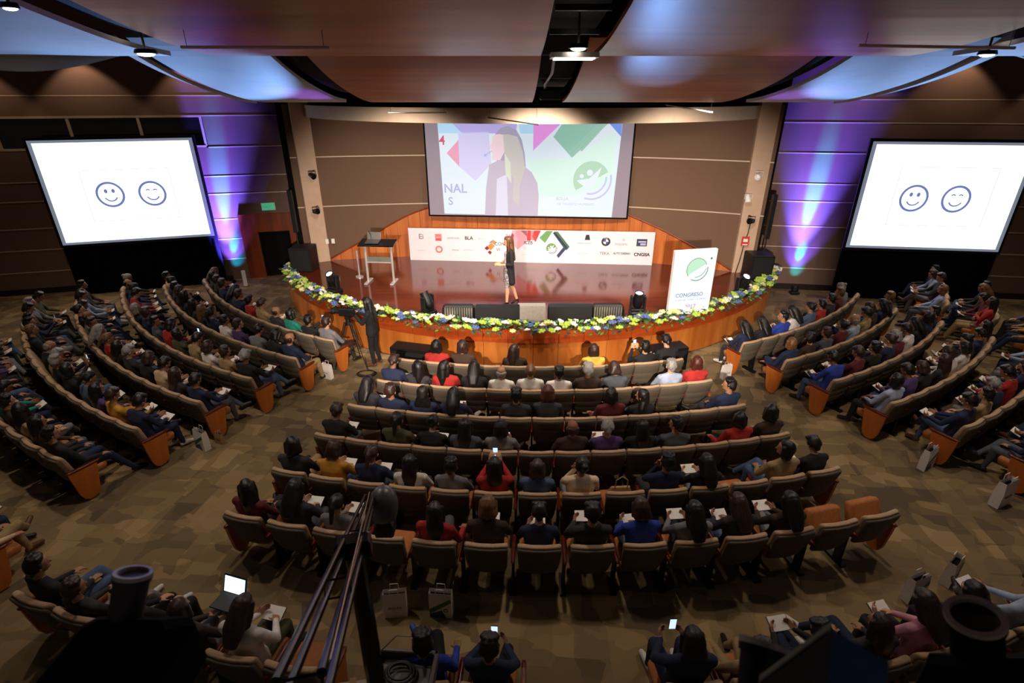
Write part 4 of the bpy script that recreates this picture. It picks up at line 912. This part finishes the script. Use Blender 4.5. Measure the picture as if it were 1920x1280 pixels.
# explicit sitters of the centre block: seat -> top, legs, hair, hair colour, pose
CP = {
 0: {1: ('red', 'bob', 'black', 'slouch'), 2: ('dark brown', 'bob', 'brown', 'lap'), 4: ('dark brown', 'long', 'brown', 'turn2'), 7: ('yellow', 'bob', 'brown', 'lap'), 9: ('black', 'short', 'black', 'phone'), 10: ('black', 'short', 'black', 'write')},
 1: {0: ('navy', 'short', 'brown', 'write'), 1: ('charcoal', 'long', 'black', 'turn'), 2: ('red', 'long', 'black', 'turn2'), 3: ('black', 'long', 'black', 'write'), 4: ('white', 'bald', 'grey', 'lap'), 5: ('white', 'bun', 'light brown', 'lap'), 6: ('white', 'short', 'black', 'lap'), 7: ('dark brown', 'short', 'grey', 'fold'), 8: ('slate grey', 'bob', 'brown', 'write'), 10: ('pale blue', 'short', 'grey', 'cross'), 11: ('red', 'bob', 'reddish', 'lap')},
 2: {0: ('charcoal', 'long', 'black', 'write'), 1: ('navy', 'short', 'brown', 'slouch'), 2: ('navy', 'hood', 'black', 'lap'), 3: ('navy', 'long', 'black', 'read'), 5: ('charcoal', 'short', 'black', 'lap'), 6: ('charcoal', 'bob', 'reddish', 'write'), 8: ('maroon', 'bob', 'black', 'turn2'), 9: ('black', 'hood', 'black', 'turn'), 12: ('navy', 'short', 'black', 'turn')},
 3: {0: ('black', 'short', 'brown', 'write'), 2: ('olive', 'tail', 'black', 'chin'), 3: ('black', 'bun', 'black', 'write'), 4: ('slate grey', 'long', 'black', 'lap'), 5: ('grey', 'bob', 'black', 'read'), 7: ('dark brown', 'bald', 'brown', 'lap'), 8: ('purple', 'short', 'grey', 'read'), 9: ('black', 'long', 'black', 'lap'), 10: ('slate grey', 'short', 'black', 'turn'), 12: ('red', 'bob', 'black', 'turn2'), 13: ('dark brown', 'bob', 'black', 'turn2')},
 4: {0: ('charcoal', 'bob', 'black', 'turn'), 1: ('mustard', 'bob', 'brown', 'write'), 2: ('navy', 'tail', 'brown', 'write'), 3: ('white', 'long', 'black', 'lap'), 4: ('grey', 'short', 'black', 'lap'), 5: ('red', 'long', 'black', 'phone'), 6: ('denim blue', 'bob', 'brown', 'lap'), 7: ('cream', 'bun', 'black', 'chin'), 9: ('navy', 'short', 'black', 'chin'), 10: ('black', 'long', 'black', 'read'), 12: ('khaki', 'bob', 'black', 'turn'), 13: ('black', 'short', 'black', 'write')},
 5: {0: ('maroon', 'long', 'black', 'turn'), 1: ('charcoal', 'long', 'black', 'write'), 2: ('grey', 'tail', 'black', 'read'), 4: ('red', 'long', 'black', 'cross'), 5: ('dark brown', 'bob', 'light brown', 'write'), 6: ('navy', 'short', 'black', 'write'), 7: ('charcoal', 'short', 'black', 'read'), 8: ('royal blue', 'bob', 'brown', 'write'), 9: ('grey', 'long', 'black', 'read'), 10: ('charcoal', 'long', 'brown', 'write'), 11: ('dark brown', 'long', 'black', 'read')}}
BACK = {0: ('black', 'short', 'black', 'cross2'), 1: ('charcoal', 'short', 'brown', 'slouch'), 2: ('black', 'short', 'black', 'lap'), 3: ('dark brown', 'bob', 'brown', 'lap'), 4: ('white', 'long', 'brown', 'write', 'olive'), 7: ('royal blue', 'short', 'black', 'cross', 'black', 'blue'), 8: ('navy', 'short', 'black', 'text'), 11: ('navy', 'bob', 'black', 'text'), 12: ('khaki', 'short', 'brown', 'slouch', 'khaki'), 13: ('black', 'short', 'black', 'read'), 14: ('charcoal', 'long', 'brown', 'cross'), 15: ('pink', 'long', 'brown', 'write'), 16: ('charcoal', 'bob', 'black', 'write'), 17: ('pale blue', 'short', 'brown', 'read')}
SIDE = {}   # (block,row,seat) -> same tuple, for sitters that stand out in the photograph
EMPTY = set()
SIDE = {('left block', 2, 0): ('black', 'short', 'grey', 'read'), ('left block', 1, 0): ('navy', 'bald', 'brown', 'lap'), ('left block', 1, 2): ('grey', 'short', 'black', 'write'), ('left block', 1, 4): ('white', 'short', 'black', 'lap'), ('left block', 0, 1): ('black', 'short', 'black', 'phone'), ('left block', 0, 2): ('teal', 'bob', 'black', 'lap'), ('left block', 3, 0): ('navy', 'short', 'black', 'read'), ('left block', 3, 2): ('beige', 'short', 'black', 'write'), ('left block', 4, 1): ('mustard', 'short', 'brown', 'read'), ('left block', 4, 0): ('navy', 'short', 'black', 'write', 'navy', 'white'), ('left block', 4, 7): ('black', 'bald', 'grey', 'write'), ('left block', 3, 4): ('charcoal', 'short', 'grey', 'read'), ('left block', 0, 5): ('red', 'short', 'black', 'lap'), ('left block', 2, 5): ('red', 'bob', 'black', 'write'), ('left block', 2, 4): ('olive', 'bob', 'black', 'phone'), ('left block', 2, 2): ('white', 'bob', 'brown', 'read'), ('left block', 2, 1): ('khaki', 'short', 'brown', 'lap'), ('left block', 5, 0): ('black', 'short', 'black', 'slouch', 'navy'), ('left block', 5, 1): ('dark brown', 'long', 'black', 'lap'), ('left block', 1, 10): ('charcoal', 'short', 'black', 'fold'), ('left block', 0, 9): ('black', 'short', 'brown', 'lap', 'black'), ('left block', 0, 8): ('navy', 'short', 'brown', 'cross', 'black'), ('right block', 2, 0): ('royal blue', 'short', 'black', 'write', 'denim blue'), ('right block', 0, 5): ('red', 'short', 'black', 'lap'), ('right block', 1, 5): ('khaki', 'short', 'black', 'read'), ('right block', 1, 4): ('pale blue', 'bald', 'grey', 'lap'), ('right block', 2, 5): ('white', 'short', 'black', 'write'), ('far right block', 2, 0): ('pale blue', 'bob', 'light brown', 'lap'), ('far right block', 3, 1): ('maroon', 'long', 'black', 'write'), ('right block', 4, 0): ('navy', 'short', 'black', 'read', 'denim blue'), ('right block', 2, 2): ('black', 'short', 'black', 'fold'), ('right block', 1, 2): ('slate grey', 'short', 'brown', 'lap'), ('right block', 3, 1): ('purple', 'short', 'black', 'write'), ('right block', 0, 0): ('navy', 'long', 'black', 'write'), ('right block', 4, 1): ('khaki', 'short', 'black', 'lap', 'navy'), ('right block', 4, 3): ('red', 'short', 'black', 'write'), ('right block', 3, 5): ('white', 'bob', 'black', 'read')}
SIDE[('back left row', 6, 0)] = ('beige', 'short', 'brown', 'cross', 'khaki', 'brown'); SIDE[('back left row', 6, 1)] = ('charcoal', 'short', 'black', 'write', 'navy')
WT = {'black': 7, 'charcoal': 5, 'navy': 6, 'dark brown': 3, 'grey': 2, 'white': 1.6, 'red': 1.3, 'maroon': 1.2, 'khaki': 1, 'royal blue': .8, 'denim blue': 1.5, 'mustard': .4, 'teal': .3, 'olive': 1.2, 'beige': 1, 'purple': .7, 'pale blue': .8, 'slate grey': 3}
LEGW = {'black': 5, 'navy': 4, 'denim blue': 4, 'charcoal': 3, 'khaki': 1.2, 'grey': 1.2, 'slate grey': 1.5, 'dark brown': 1}
pick = lambda d: rng.choices(list(d), list(d.values()))[0]
PEOPLE = []
for block, row, i, n, pos, th in SEATS:
    key = (block, row, i)
    if block == 'centre block': spec = CP[row].get(i)
    elif block == 'back row': spec = BACK.get(i)
    elif key in EMPTY: spec = None
    elif key in SIDE: spec = SIDE[key]
    elif rng.random() < (.95): spec = (pick(WT), pick({'short': 6, 'long': 3, 'bun': .8, 'tail': 1, 'bob': 1.6, 'bald': .6}), pick({'black': 7, 'brown': 3, 'grey': 1, 'light brown': .5}), pick({'lap': 2, 'write': 4, 'cross': 1.4, 'cross2': 1.2, 'chin': 1, 'fold': 1, 'phone': .3, 'slouch': 1.2, 'turn': .5, 'turn2': .5, 'read': 2.4}))
    else: spec = None
    if not spec: continue
    tp_, hs, hc, po = spec[:4]; legs = spec[4] if len(spec) > 4 else pick(LEGW)
    f = Vector((-math.sin(th), math.cos(th), 0)); p = pos + f * .31
    ref = {'centre block': 'from left', 'back row': 'from left', 'back left row': 'from aisle'}.get(block, 'from aisle')
    bl = {'back row': 'in back row', 'back left row': 'in far-left row'}.get(block, '%s row, %s' % (ORD[row], block))
    where = '%s %s %s' % (ORD[i], ref, bl) if block.startswith('back') else '%s %s, %s' % (ORD[i], ref, bl)
    cl = {'dark brown': 'brown', 'royal blue': 'blue', 'denim blue': 'blue', 'slate grey': 'slate', 'pale blue': 'light-blue'}.get(tp_, tp_)
    o = person(po, p, th + rng.uniform(-.08, .08), tp_, legs, hs, hc, pick({'light': 2, 'mid': 4, 'dark': 1}), spec[5] if len(spec) > 5 else pick({'dark': 6, 'brown': 1.5, 'white': 1}), 'person in %s with %s, %s' % (cl, HN[hs] % hc.replace('light brown', 'fair'), where), rng.uniform(.90, .97))
    PEOPLE.append((key, o))
    if po in ('write', 'read'): held('notebook', o, po, '', where)
    if po in ('phone', 'text'): held('phone', o, po, '', where)
# ------------------------------------------------------------------ presenter on the stage
def mesh_person(b, M, name, slots, voxel=.007): return b.mesh(name, voxel, slots)
mat('dress_print', '#8c8488', .8, var=.85, scale=26)
b = Body(); V = Vector
for s, hp, kn, an, to in ((-1, (-.08, .0, .88), (-.085, .06, .50), (-.085, .07, .12), (-.09, .20, .03)), (1, (.08, .0, .88), (.085, -.06, .49), (.09, -.20, .13), (.10, -.08, .03))):
    b.limb([(hp, .085), (kn, .052)], 2); b.limb([(kn, .05), (Vector(kn).lerp(Vector(an), .35) - V((0, .012, 0)), .05), (an, .032)], 0)
    b.limb([(an, .033), (to, .026)], 3); b.hull((V(an) - V((0, .03, .02)), .026), (V(an) - V((0, .035, .105)), .011), tagi=3)
b.hull((V((-.09, -.02, .88)), .10), (V((.09, -.02, .88)), .10), (V((-.10, -.05, .62)), .085), (V((.10, -.05, .62)), .085), tagi=1)
b.hull((V((-.06, .04, .90)), .085), (V((.06, .04, .90)), .085), (V((-.07, .05, .60)), .075), (V((.07, .05, .60)), .075), tagi=2)
b.hull((V((-.09, -.02, .88)), .10), (V((.09, -.02, .88)), .10), (V((-.06, -.02, 1.06)), .09), (V((.06, -.02, 1.06)), .09), tagi=1)
b.hull((V((-.06, -.02, 1.06)), .09), (V((.06, -.02, 1.06)), .09), (V((-.09, -.02, 1.26)), .092), (V((.09, -.02, 1.26)), .092), tagi=1)
b.hull((V((-.09, -.02, 1.26)), .09), (V((.09, -.02, 1.26)), .09), (V((-.145, -.03, 1.36)), .05), (V((.145, -.03, 1.36)), .05), (V((0, -.02, 1.40)), .055), tagi=1)
b.hull((V((0, .07, .95)), .05), (V((0, .07, 1.30)), .045), tagi=2)
b.limb([((0, -.02, 1.42), .05), ((0, .0, 1.50), .046)], 0)
Mh = Matrix.Translation((0, .02, 1.565)) @ Matrix.Rotation(R(-6), 4, 'X'); b.head(Mh)
for s in (-1, 1):
    sh, el, wr = V((s * .17, -.03, 1.35)), V((s * .22, -.04, 1.08)), V((s * .09, .20, 1.05))
    b.limb([(sh, .056), (el, .043)], 1); b.limb([(el, .043), (el.lerp(wr, .45), .040)], 1); b.limb([(el.lerp(wr, .45), .034), (wr, .025)], 0); b.hand(wr, (-s * .3, .9, .15), (s * .6, -.1, .8), -s, .5)
me = b.mesh('person_presenter', .0075, SLOTS)
pr_ = obj('person', me, None, (-.07, 12.33, SH), R(98)); pr_.scale = (1.02,) * 3
set_mat(pr_, 0, 'skin_light'); set_mat(pr_, 1, 'cloth_black'); pr_.material_slots[2].link = 'OBJECT'; pr_.material_slots[2].material = MATS['dress_print']; set_mat(pr_, 3, 'shoe_dark')
tag(pr_, 'presenter in black jacket and patterned dress standing on the stage in front of banner', 'person')
def long_hair(seg):
    b = Body(); b.hull((V((0, -.022, .045)), .088), (V((0, .018, .066)), .073), (V((-.03, -.04, .01)), .068), (V((.03, -.04, .01)), .068))
    b.hull((V((0, -.05, .02)), .085), (V((-.06, -.07, -.2)), .055), (V((.06, -.07, -.2)), .055)); b.hull((V((-.06, -.07, -.2)), .055), (V((.06, -.07, -.2)), .055), (V((-.05, -.09, -.42)), .035), (V((.05, -.09, -.42)), .035))
    for s in (-1, 1): b.limb([((s * .075, .01, .05), .032), ((s * .09, .01, -.08), .032), ((s * .1, .03, -.32), .022)], None)
    return b.mesh('hair', .009, ['hair_black'], 2)
lhm = long_hair(1); h = obj('hair', lhm, pr_); h.matrix_basis = Mh; mat('hair_chestnut', '#5a3a20', .4, var=.5, scale=14, stretch=(4, 4, 1), bump=.3); h.material_slots[0].link = 'OBJECT'; h.material_slots[0].material = MATS['hair_chestnut']
MB().tube([(.085, -.01, .0), (.08, .05, -.03), (.045, .10, -.055)], .004, 6).build('headset_microphone', 'black', h)

# ------------------------------------------------------------------ camera operator with tripod
b = Body()
for s, kn, an, to in ((-1, (-.09, .03, .48), (-.10, .0, .09), (-.12, .15, .04)), (1, (.09, .0, .48), (.11, -.06, .09), (.13, .09, .04))):
    b.limb([((s * .085, 0, .88), .095), (kn, .062)], 2); b.limb([(kn, .06), (an, .042)], 2); b.limb([(an, .04), (to, .033)], 3); b.hull((V(an) - V((0, .03, .03)), .036), (V(to), .03), tagi=3)
b.hull((V((-.09, 0, .84)), .11), (V((.09, 0, .84)), .11), (V((-.07, 0, 1.05)), .105), (V((.07, 0, 1.05)), .105), tagi=1)
b.hull((V((-.07, 0, 1.05)), .105), (V((.07, 0, 1.05)), .105), (V((-.10, -.01, 1.25)), .10), (V((.10, -.01, 1.25)), .10), tagi=1)
b.hull((V((-.10, -.01, 1.25)), .10), (V((.10, -.01, 1.25)), .10), (V((-.15, -.01, 1.34)), .055), (V((.15, -.01, 1.34)), .055), (V((0, 0, 1.38)), .06), tagi=1)
b.limb([((0, 0, 1.40), .052), ((0, .03, 1.48), .048)], 0); Mo = Matrix.Translation((0, .05, 1.545)) @ Matrix.Rotation(R(-8), 4, 'X'); b.head(Mo)
for s in (-1, 1):
    sh, el, wr = V((s * .175, -.01, 1.33)), V((s * .21, .12, 1.12)), V((s * .09, .34, 1.27))
    b.limb([(sh, .06), (el, .046)], 1); b.limb([(el, .045), (wr, .03)], 1); b.hand(wr, (-s * .2, .9, .1), (s * .9, 0, .4), -s, .9)
op = obj('person', b.mesh('person_operator', .0085, SLOTS), None, (-3.17, 11.08, 0), R(82))
set_mat(op, 0, 'skin_light'); set_mat(op, 1, 'cloth_black'); set_mat(op, 2, 'cloth_black'); set_mat(op, 3, 'shoe_brown')
tag(op, 'camera operator in black with long dark hair standing by tripod before the stage', 'person')
h = obj('hair', lhm, op); h.matrix_basis = Mo
tr = thing('tripod', 'black video tripod standing in the aisle below the stage', 'tripod', (-3.66, 11.0, 0))
for a in (R(200), R(330), R(85)):
    f = V((math.cos(a) * .42, math.sin(a) * .42, .02)); k = V((math.cos(a) * .07, math.sin(a) * .07, 1.12)); mb = MB()
    mb.cyl(k + V((.015, 0, 0)), k.lerp(f, .55) + V((.02, 0, 0)), .012, n=8).cyl(k - V((.015, 0, 0)), k.lerp(f, .55) - V((.02, 0, 0)), .012, n=8); g = mb.build('leg', 'black', tr)
    MB().cyl(k.lerp(f, .5), f, .011, n=8).build('lower_tube', 'dark_metal', g); MB().ball(f, .025, 8).build('foot', 'black', g)
    MB().cyl((0, 0, .42), k.lerp(f, .66), .006, n=6).build('spreader', 'dark_metal', tr)
MB().cyl((0, 0, 1.05), (0, 0, 1.2), .06, .05, 14).build('bowl', 'black', tr); MB().box((0, 0, 1.23), (.12, .1, .06), bev=.01).build('fluid_head', 'dark_metal', tr); MB().tube([(.04, 0, 1.22), (.36, -.04, 1.06)], .01).build('pan_handle', 'black', tr)
vc = thing('video_camera', 'black video camera mounted on the tripod below the stage', 'camera', (-3.66, 11.0, 1.26), R(82))
MB().box((0, 0, .1), (.14, .34, .18), bev=.02).build('body', 'black', vc); MB().lathe((0, .16, .1), (0, 1, 0), [(0, .05), (.12, .05), (.14, .065), (.2, .068), (.2, .055), (.16, .05)], 16).build('lens', 'black', vc)
MB().tube([(0, -.12, .2), (0, -.08, .27), (0, .1, .27), (0, .13, .2)], .014).build('handle', 'black', vc); MB().cyl((.03, .02, .27), (.03, .2, .29), .016).build('microphone', 'dark_metal', vc); MB().box((-.11, .0, .14), (.02, .1, .07)).build('viewfinder', 'black', vc); MB().box((0, .05, .29), (.05, .07, .04)).build('receiver', 'white', vc)
cb = MB()
for k in range(3): cb.tube([(.22 * (1 - .1 * k) * math.cos(t) - 3.28, .16 * (1 - .1 * k) * math.sin(t) + 10.62, .012 + .015 * k) for t in [2 * PI * i / 24 for i in range(25)]], .009, 6)
tag(cb.build('cable_coil', 'black'), 'coil of black cable lying on the carpet below the tripod', 'cable')

# ------------------------------------------------------------------ gift bags
mat('bag_white', '#e4deda', .5, var=.05); mat('bag_green', '#2c6c48', .5, var=.05); mat('bag_blue', '#2c3c6c', .5, var=.05); mat('kraft', '#9c7848', .7, var=.1)
def bag(x, y, rz, label, stripe=1, s=1.0, z=0, m='bag_white'):
    t = thing('gift_bag', label, 'bag', (x, y, z), rz, 'white gift bags from the congress'); t.scale = (s,) * 3
    w2, d2, h2 = .13, .055, .36
    lo = [[(-w2, -d2, 0), (w2, -d2, 0), (w2, d2, 0), (-w2, d2, 0)], [(-w2, -d2, h2 * .6), (w2, -d2, h2 * .6), (w2, d2, h2 * .6), (-w2, d2, h2 * .6)], [(-w2, -d2 * .7, h2), (w2, -d2 * .7, h2), (w2, d2 * .7, h2), (-w2, d2 * .7, h2)]]
    mb = MB().loft(lo, cap=False); n0 = len(mb.v); mb.add([v for v in lo[0]], [(0, 1, 2, 3)])
    mb.loft([[(x_ * .97, y_ * .9, z_) for x_, y_, z_ in lo[2]], [(x_ * .97, y_ * .9, .1) for x_, y_, z_ in lo[0]]], cap=False); mb.build('body', m, t)
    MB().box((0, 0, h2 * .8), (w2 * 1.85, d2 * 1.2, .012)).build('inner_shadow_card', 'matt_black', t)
    for sy in (-1, 1): MB().tube([(-.05, sy * d2 * .7, h2 - .02), (-.045, sy * d2 * .75, h2 + .07), (.045, sy * d2 * .75, h2 + .07), (.05, sy * d2 * .7, h2 - .02)], .004, 6).build('handle', 'bag_white', t)
    if stripe:
        for sy in (-1, 1):
            MB().plate([(-w2 * .98, .05), (-w2 * .98, .13), (w2 * .9, .30), (w2 * .98, .25)], sy * (d2 + .001) - .001, sy * (d2 + .001) + .001).build('stripe', 'bag_green', t)
            MB().plate([(-w2 * .98, .0), (-w2 * .98, .05), (w2 * .1, .12), (w2 * .5, .0)], sy * (d2 + .001) - .001, sy * (d2 + .001) + .001).build('corner', 'bag_blue', t)
            mb = MB(); ring(mb, .06, .12, .025, .008, sy * (d2 + .002) - .001, sy * (d2 + .002) + .001, n=14); mb.build('emblem', 'bag_blue', t)
    else:
        text('lettering', 'BOLSA', .05, 'bag_blue', t, (0, -d2 - .002, .14), 'CENTER', .001)
    return t
bag(-1.4, 4.5, R(6), 'open white gift bag with blue lettering behind the last centre row', 0, 1.05)
bag(-.85, 4.5, R(-5), 'white gift bag with green stripe behind the last centre row', 1, 1.05)
bag(6.98, 7.30, R(30), 'white gift bag with green stripe in right aisle by wooden seat panel', 1, 1.1)
bag(7.5, 6.42, R(24), 'large white gift bag in right aisle at picture edge', 0, 1.25)
bag(-5.5, 7.85, R(-30), 'white gift bag with green stripe in left aisle by a white shoe', 1, 1.05)
bag(-5.28, 8.0, R(-20), 'small brown paper bag in left aisle beside white bag', 0, .6, m='kraft')
bag(-4.1, 10.45, R(-25), 'white gift bag in left aisle at the end of the second row', 0, .95)
bag(5.0, 4.72, R(20), 'white gift bag with green stripe at bottom right, nearer the aisle', 1, 1.05)
bag(5.65, 4.98, R(35), 'white gift bag with green stripe at bottom right beside seated people', 1, 1.05)
bag(4.75, 10.45, R(25), 'white gift bag in right aisle by the first row end panel', 0, .9)
# handbag on a seat of the fifth centre row
hbk = [s for s in SEATS if s[0] == 'centre block' and s[1] == 4 and s[2] == 8][0]
hb = thing('handbag', 'beige handbag with looped strap on a seat of the fifth centre row', 'handbag', hbk[4] + V((0, .36, .46)), hbk[5]); mat('leather_beige', '#a8845c', .5, var=.1)
MB().loft([[(-.17, -.06, 0), (.17, -.06, 0), (.17, .06, 0), (-.17, .06, 0)], [(-.18, -.07, .1), (.18, -.07, .1), (.18, .07, .1), (-.18, .07, .1)], [(-.13, -.02, .24), (.13, -.02, .24), (.13, .02, .24), (-.13, .02, .24)]]).build('body', 'leather_beige', hb)
MB().tube([(-.09, -.02, .22), (-.08, -.03, .38), (0, -.03, .44), (.08, -.03, .38), (.09, -.02, .22)], .009).build('strap', 'leather_beige', hb)
# laptop on a lap in the back row
lpk = [s for s in SEATS if s[0] == 'back row' and s[2] == 3][0]; fdir = V((-math.sin(lpk[5]), math.cos(lpk[5]), 0))
lp = thing('laptop', 'open laptop with bright screen on a lap in the back row', 'laptop', lpk[4] + fdir * .80 + V((.05, 0, .66)), lpk[5] - R(4)); emis('laptop_screen', '#d4ecff', 1.6)
MB().box((0, -.1, 0), (.3, .21, .016), bev=.005).build('keyboard_base', 'dark_metal', lp); ld = MB().box((0, .05, .1), (.3, .012, .21), rx=R(-22), bev=.004).build('lid', 'dark_metal', lp); MB().box((0, .043, .1), (.27, .004, .18), rx=R(-22)).build('display', 'laptop_screen', lp)

# ------------------------------------------------------------------ camera crane in the foreground
cr = thing('camera_crane', 'black camera crane arm reaching over the back rows', 'crane')
T, E_ = V((-1.50, 4.42, 1.86)), V((-.82, 1.30, 3.62)); dd = (T - E_).normalized(); sdv = dd.cross(V((0, 0, 1))).normalized(); uv = sdv.cross(dd)
mat('crane_black', '#141416', .25, .3)
for a, bq in ((-1, -1), (1, -1), (-1, 1), (1, 1)):
    MB().cyl(E_ + sdv * a * .085 + uv * bq * .06, T + sdv * a * .045 + uv * bq * .035, .022, .014, 10).build('arm_tube', 'crane_black', cr)
for k in (0, 3, 6, 10):
    c = E_.lerp(T, k / 10); q = .085 - .04 * k / 10; qq = .06 - .025 * k / 10
    MB().tube([c + sdv * q + uv * qq, c - sdv * q + uv * qq, c - sdv * q - uv * qq, c + sdv * q - uv * qq, c + sdv * q + uv * qq], .008, 6).build('brace', 'crane_black', cr)
MB().cyl(E_ + uv * .1 + sdv * .12, T + uv * .06, .006, n=6).build('cable', 'metal', cr)
PV = E_.lerp(T, .54); MB().cyl((PV.x, PV.y, .35), (PV.x, PV.y, PV.z - .05), .085, .07, 14).build('post', 'crane_black', cr)
MB().box((PV.x, PV.y, PV.z - .02), (.26, .14, .16), rz=.2, bev=.02).build('pivot_head', 'crane_black', cr)
for a in (.6, 2.7, 4.7): MB().cyl((PV.x, PV.y, .45), (PV.x + .4 * math.cos(a), PV.y + .4 * math.sin(a), .02), .025, n=8).build('leg', 'crane_black', cr)
mat('dome_grey', '#605e60', .35, .2)
hd_ = MB().lathe(T + V((.14, -.05, -.22)), (.05, .05, 1), [(0, .10), (.02, .135), (.12, .15), (.22, .148), (.30, .125), (.36, .08), (.385, .02)], 24).build('remote_head_cover', 'dome_grey', cr, True)
MB().box(T + V((.14, -.05, -.34)), (.2, .2, .2), bev=.03).build('camera_body', 'black', cr)
# equipment case with coiled cable in the back row
mat('case_grey', '#6a6664', .5, .2)
ec_ = thing('equipment_case', 'open grey equipment case with coiled cable below the crane', 'case', (-.98, 3.05, 0), R(-4))
MB().box((0, 0, .5), (.56, .46, .9), bev=.02).build('body', 'dark_metal', ec_)
for x, y, w_, d_ in ((-.27, 0, .04, .5), (.27, 0, .04, .5), (0, .23, .58, .04), (0, -.23, .58, .04)): MB().box((x, y, 1.0), (w_, d_, .12), bev=.008).build('rim', 'case_grey', ec_)
MB().box((0, 0, .96), (.5, .42, .02)).build('tray', 'case_grey', ec_)
for k in range(3): MB().tube([((.15 - .025 * k) * math.cos(t) - .03, (.12 - .02 * k) * math.sin(t) + .05, .99 + .02 * k) for t in [2 * PI * i / 22 for i in range(23)]], .011, 6).build('coiled_cable', 'black', ec_)
MB().box((0, -.16, 1.03), (.4, .1, .05), bev=.01).build('control_panel', 'case_grey', ec_)
MB().tube([(-.26, .2, 1.05), (-.1, .27, 1.2), (.12, .27, 1.2), (.26, .2, 1.05)], .006).build('cable_loop', 'metal', ec_)
bx2 = thing('carton', 'pale cardboard box standing left of the equipment case', 'box', (-1.42, 2.95, 0), R(8)); MB().box((0, 0, .45), (.26, .3, .9)).build('body', mat('card_pale', '#b0a090', .8), bx2); MB().box((0, .03, .903), (.06, .3, .004)).build('tape', 'kraft', bx2)

# ------------------------------------------------------------------ stage lights rigged just below the viewpoint
pipe = thing('lighting_pipe', 'black pipe along the balcony front carrying the near stage lights', 'pipe'); MB().cyl((-3, .80, 4.10), (3, .80, 4.10), .03).build('tube', 'black', pipe)
for x in (-2.9, 2.9): MB().cyl((x, .8, 0), (x, .8, 4.1), .03).build('upright', 'black', pipe)
mat('can_grey', '#4a4654', .4, .3); mat('can_silver', '#dcd8d4', .35, .2); mat('gel_blue', '#1c4c9c', .4)
def near_light(c, d, r, ln, m, label, rimm, body=True, gel=False):
    c = V(c); d = V(d).normalized(); t = thing('balcony_spotlight', label, 'stage light', c, 0, 'stage lights on the balcony pipe')
    MB().lathe(-d * ln, d, [(0, r * .7), (.01, r * .95), (ln * .9, r), (ln * .9, r * 1.08), (ln, r * 1.1)], 28).build('barrel', m, t, False)
    MB().lathe(-d * .0, d, [(0, r * 1.1), (.012, r * 1.1), (.012, r * .86), (-.05, r * .8), (-.055, .001)], 28).build('rim', rimm, t)
    e = -d * ln
    if body: MB().box(e + V((.04, -.1, -.08)), (.34, .26, .24), bev=.05).build('lamp_house', 'matt_black', t)
    MB().tube([e + V((-r - .03, 0, 0)), e + V((-r - .03, -.04, -.18)), V((0, .8 - c.y, 4.13 - c.z)) + V((0, 0, 0)), e + V((r + .03, -.04, -.18)), e + V((r + .03, 0, 0))], .012).build('yoke', 'black', t)
    if gel: MB().box(V((r * 1.0, .02, -r * .35)), (r * 1.5, .006, r * 1.2), rz=R(-12), ry=R(28), rx=R(-35), bev=0).build('colour_gel', 'gel_blue', t)
    return t
near_light((-1.13, 1.15, 4.42), (.15, .45, .88), .047, .14, 'can_grey', 'dark can light with pale rim at the bottom left corner', 'can_silver')
near_light((1.17, .93, 4.52), (-.3, .1, .95), .058, .15, 'matt_black', 'black can light with pale ring at the bottom right corner', 'can_silver')
nl = near_light((.60, .70, 4.58), (.1, .75, .55), .075, .2, 'can_silver', 'silver barrel light with white and blue barn doors at the bottom right edge', 'can_silver', False)
A_, B_, C_ = V((.63, .71, 4.756)), V((.715, .66, 4.735)), V((.47, .64, 4.70)); dn = V((-.01, -.07, -.22))
for nm_, p_, q_, m_ in (('barn_door', A_, B_, 'gel_blue'), ('barn_door', A_, C_, 'can_grey'), ('door_edge', A_, C_, 'can_silver')):
    th_ = V((0, .004, .008)); d_ = dn if nm_ == 'barn_door' else dn * .14 + V((0, 0, .004)); o_ = V((0, 0, 0)) if nm_ == 'barn_door' else V((0, .01, .012))
    MB().loft([[v + o_ - nl.location for v in (p_, p_ + d_, p_ + d_ + th_, p_ + th_)], [v + o_ - nl.location for v in (q_, q_ + d_, q_ + d_ + th_, q_ + th_)]]).build(nm_, m_, nl)
near_light((.55, .77, 4.63), (.3, .75, .6), .05, .14, 'dark_metal', 'small dark barrel light left of the blue gel', 'can_silver', False)
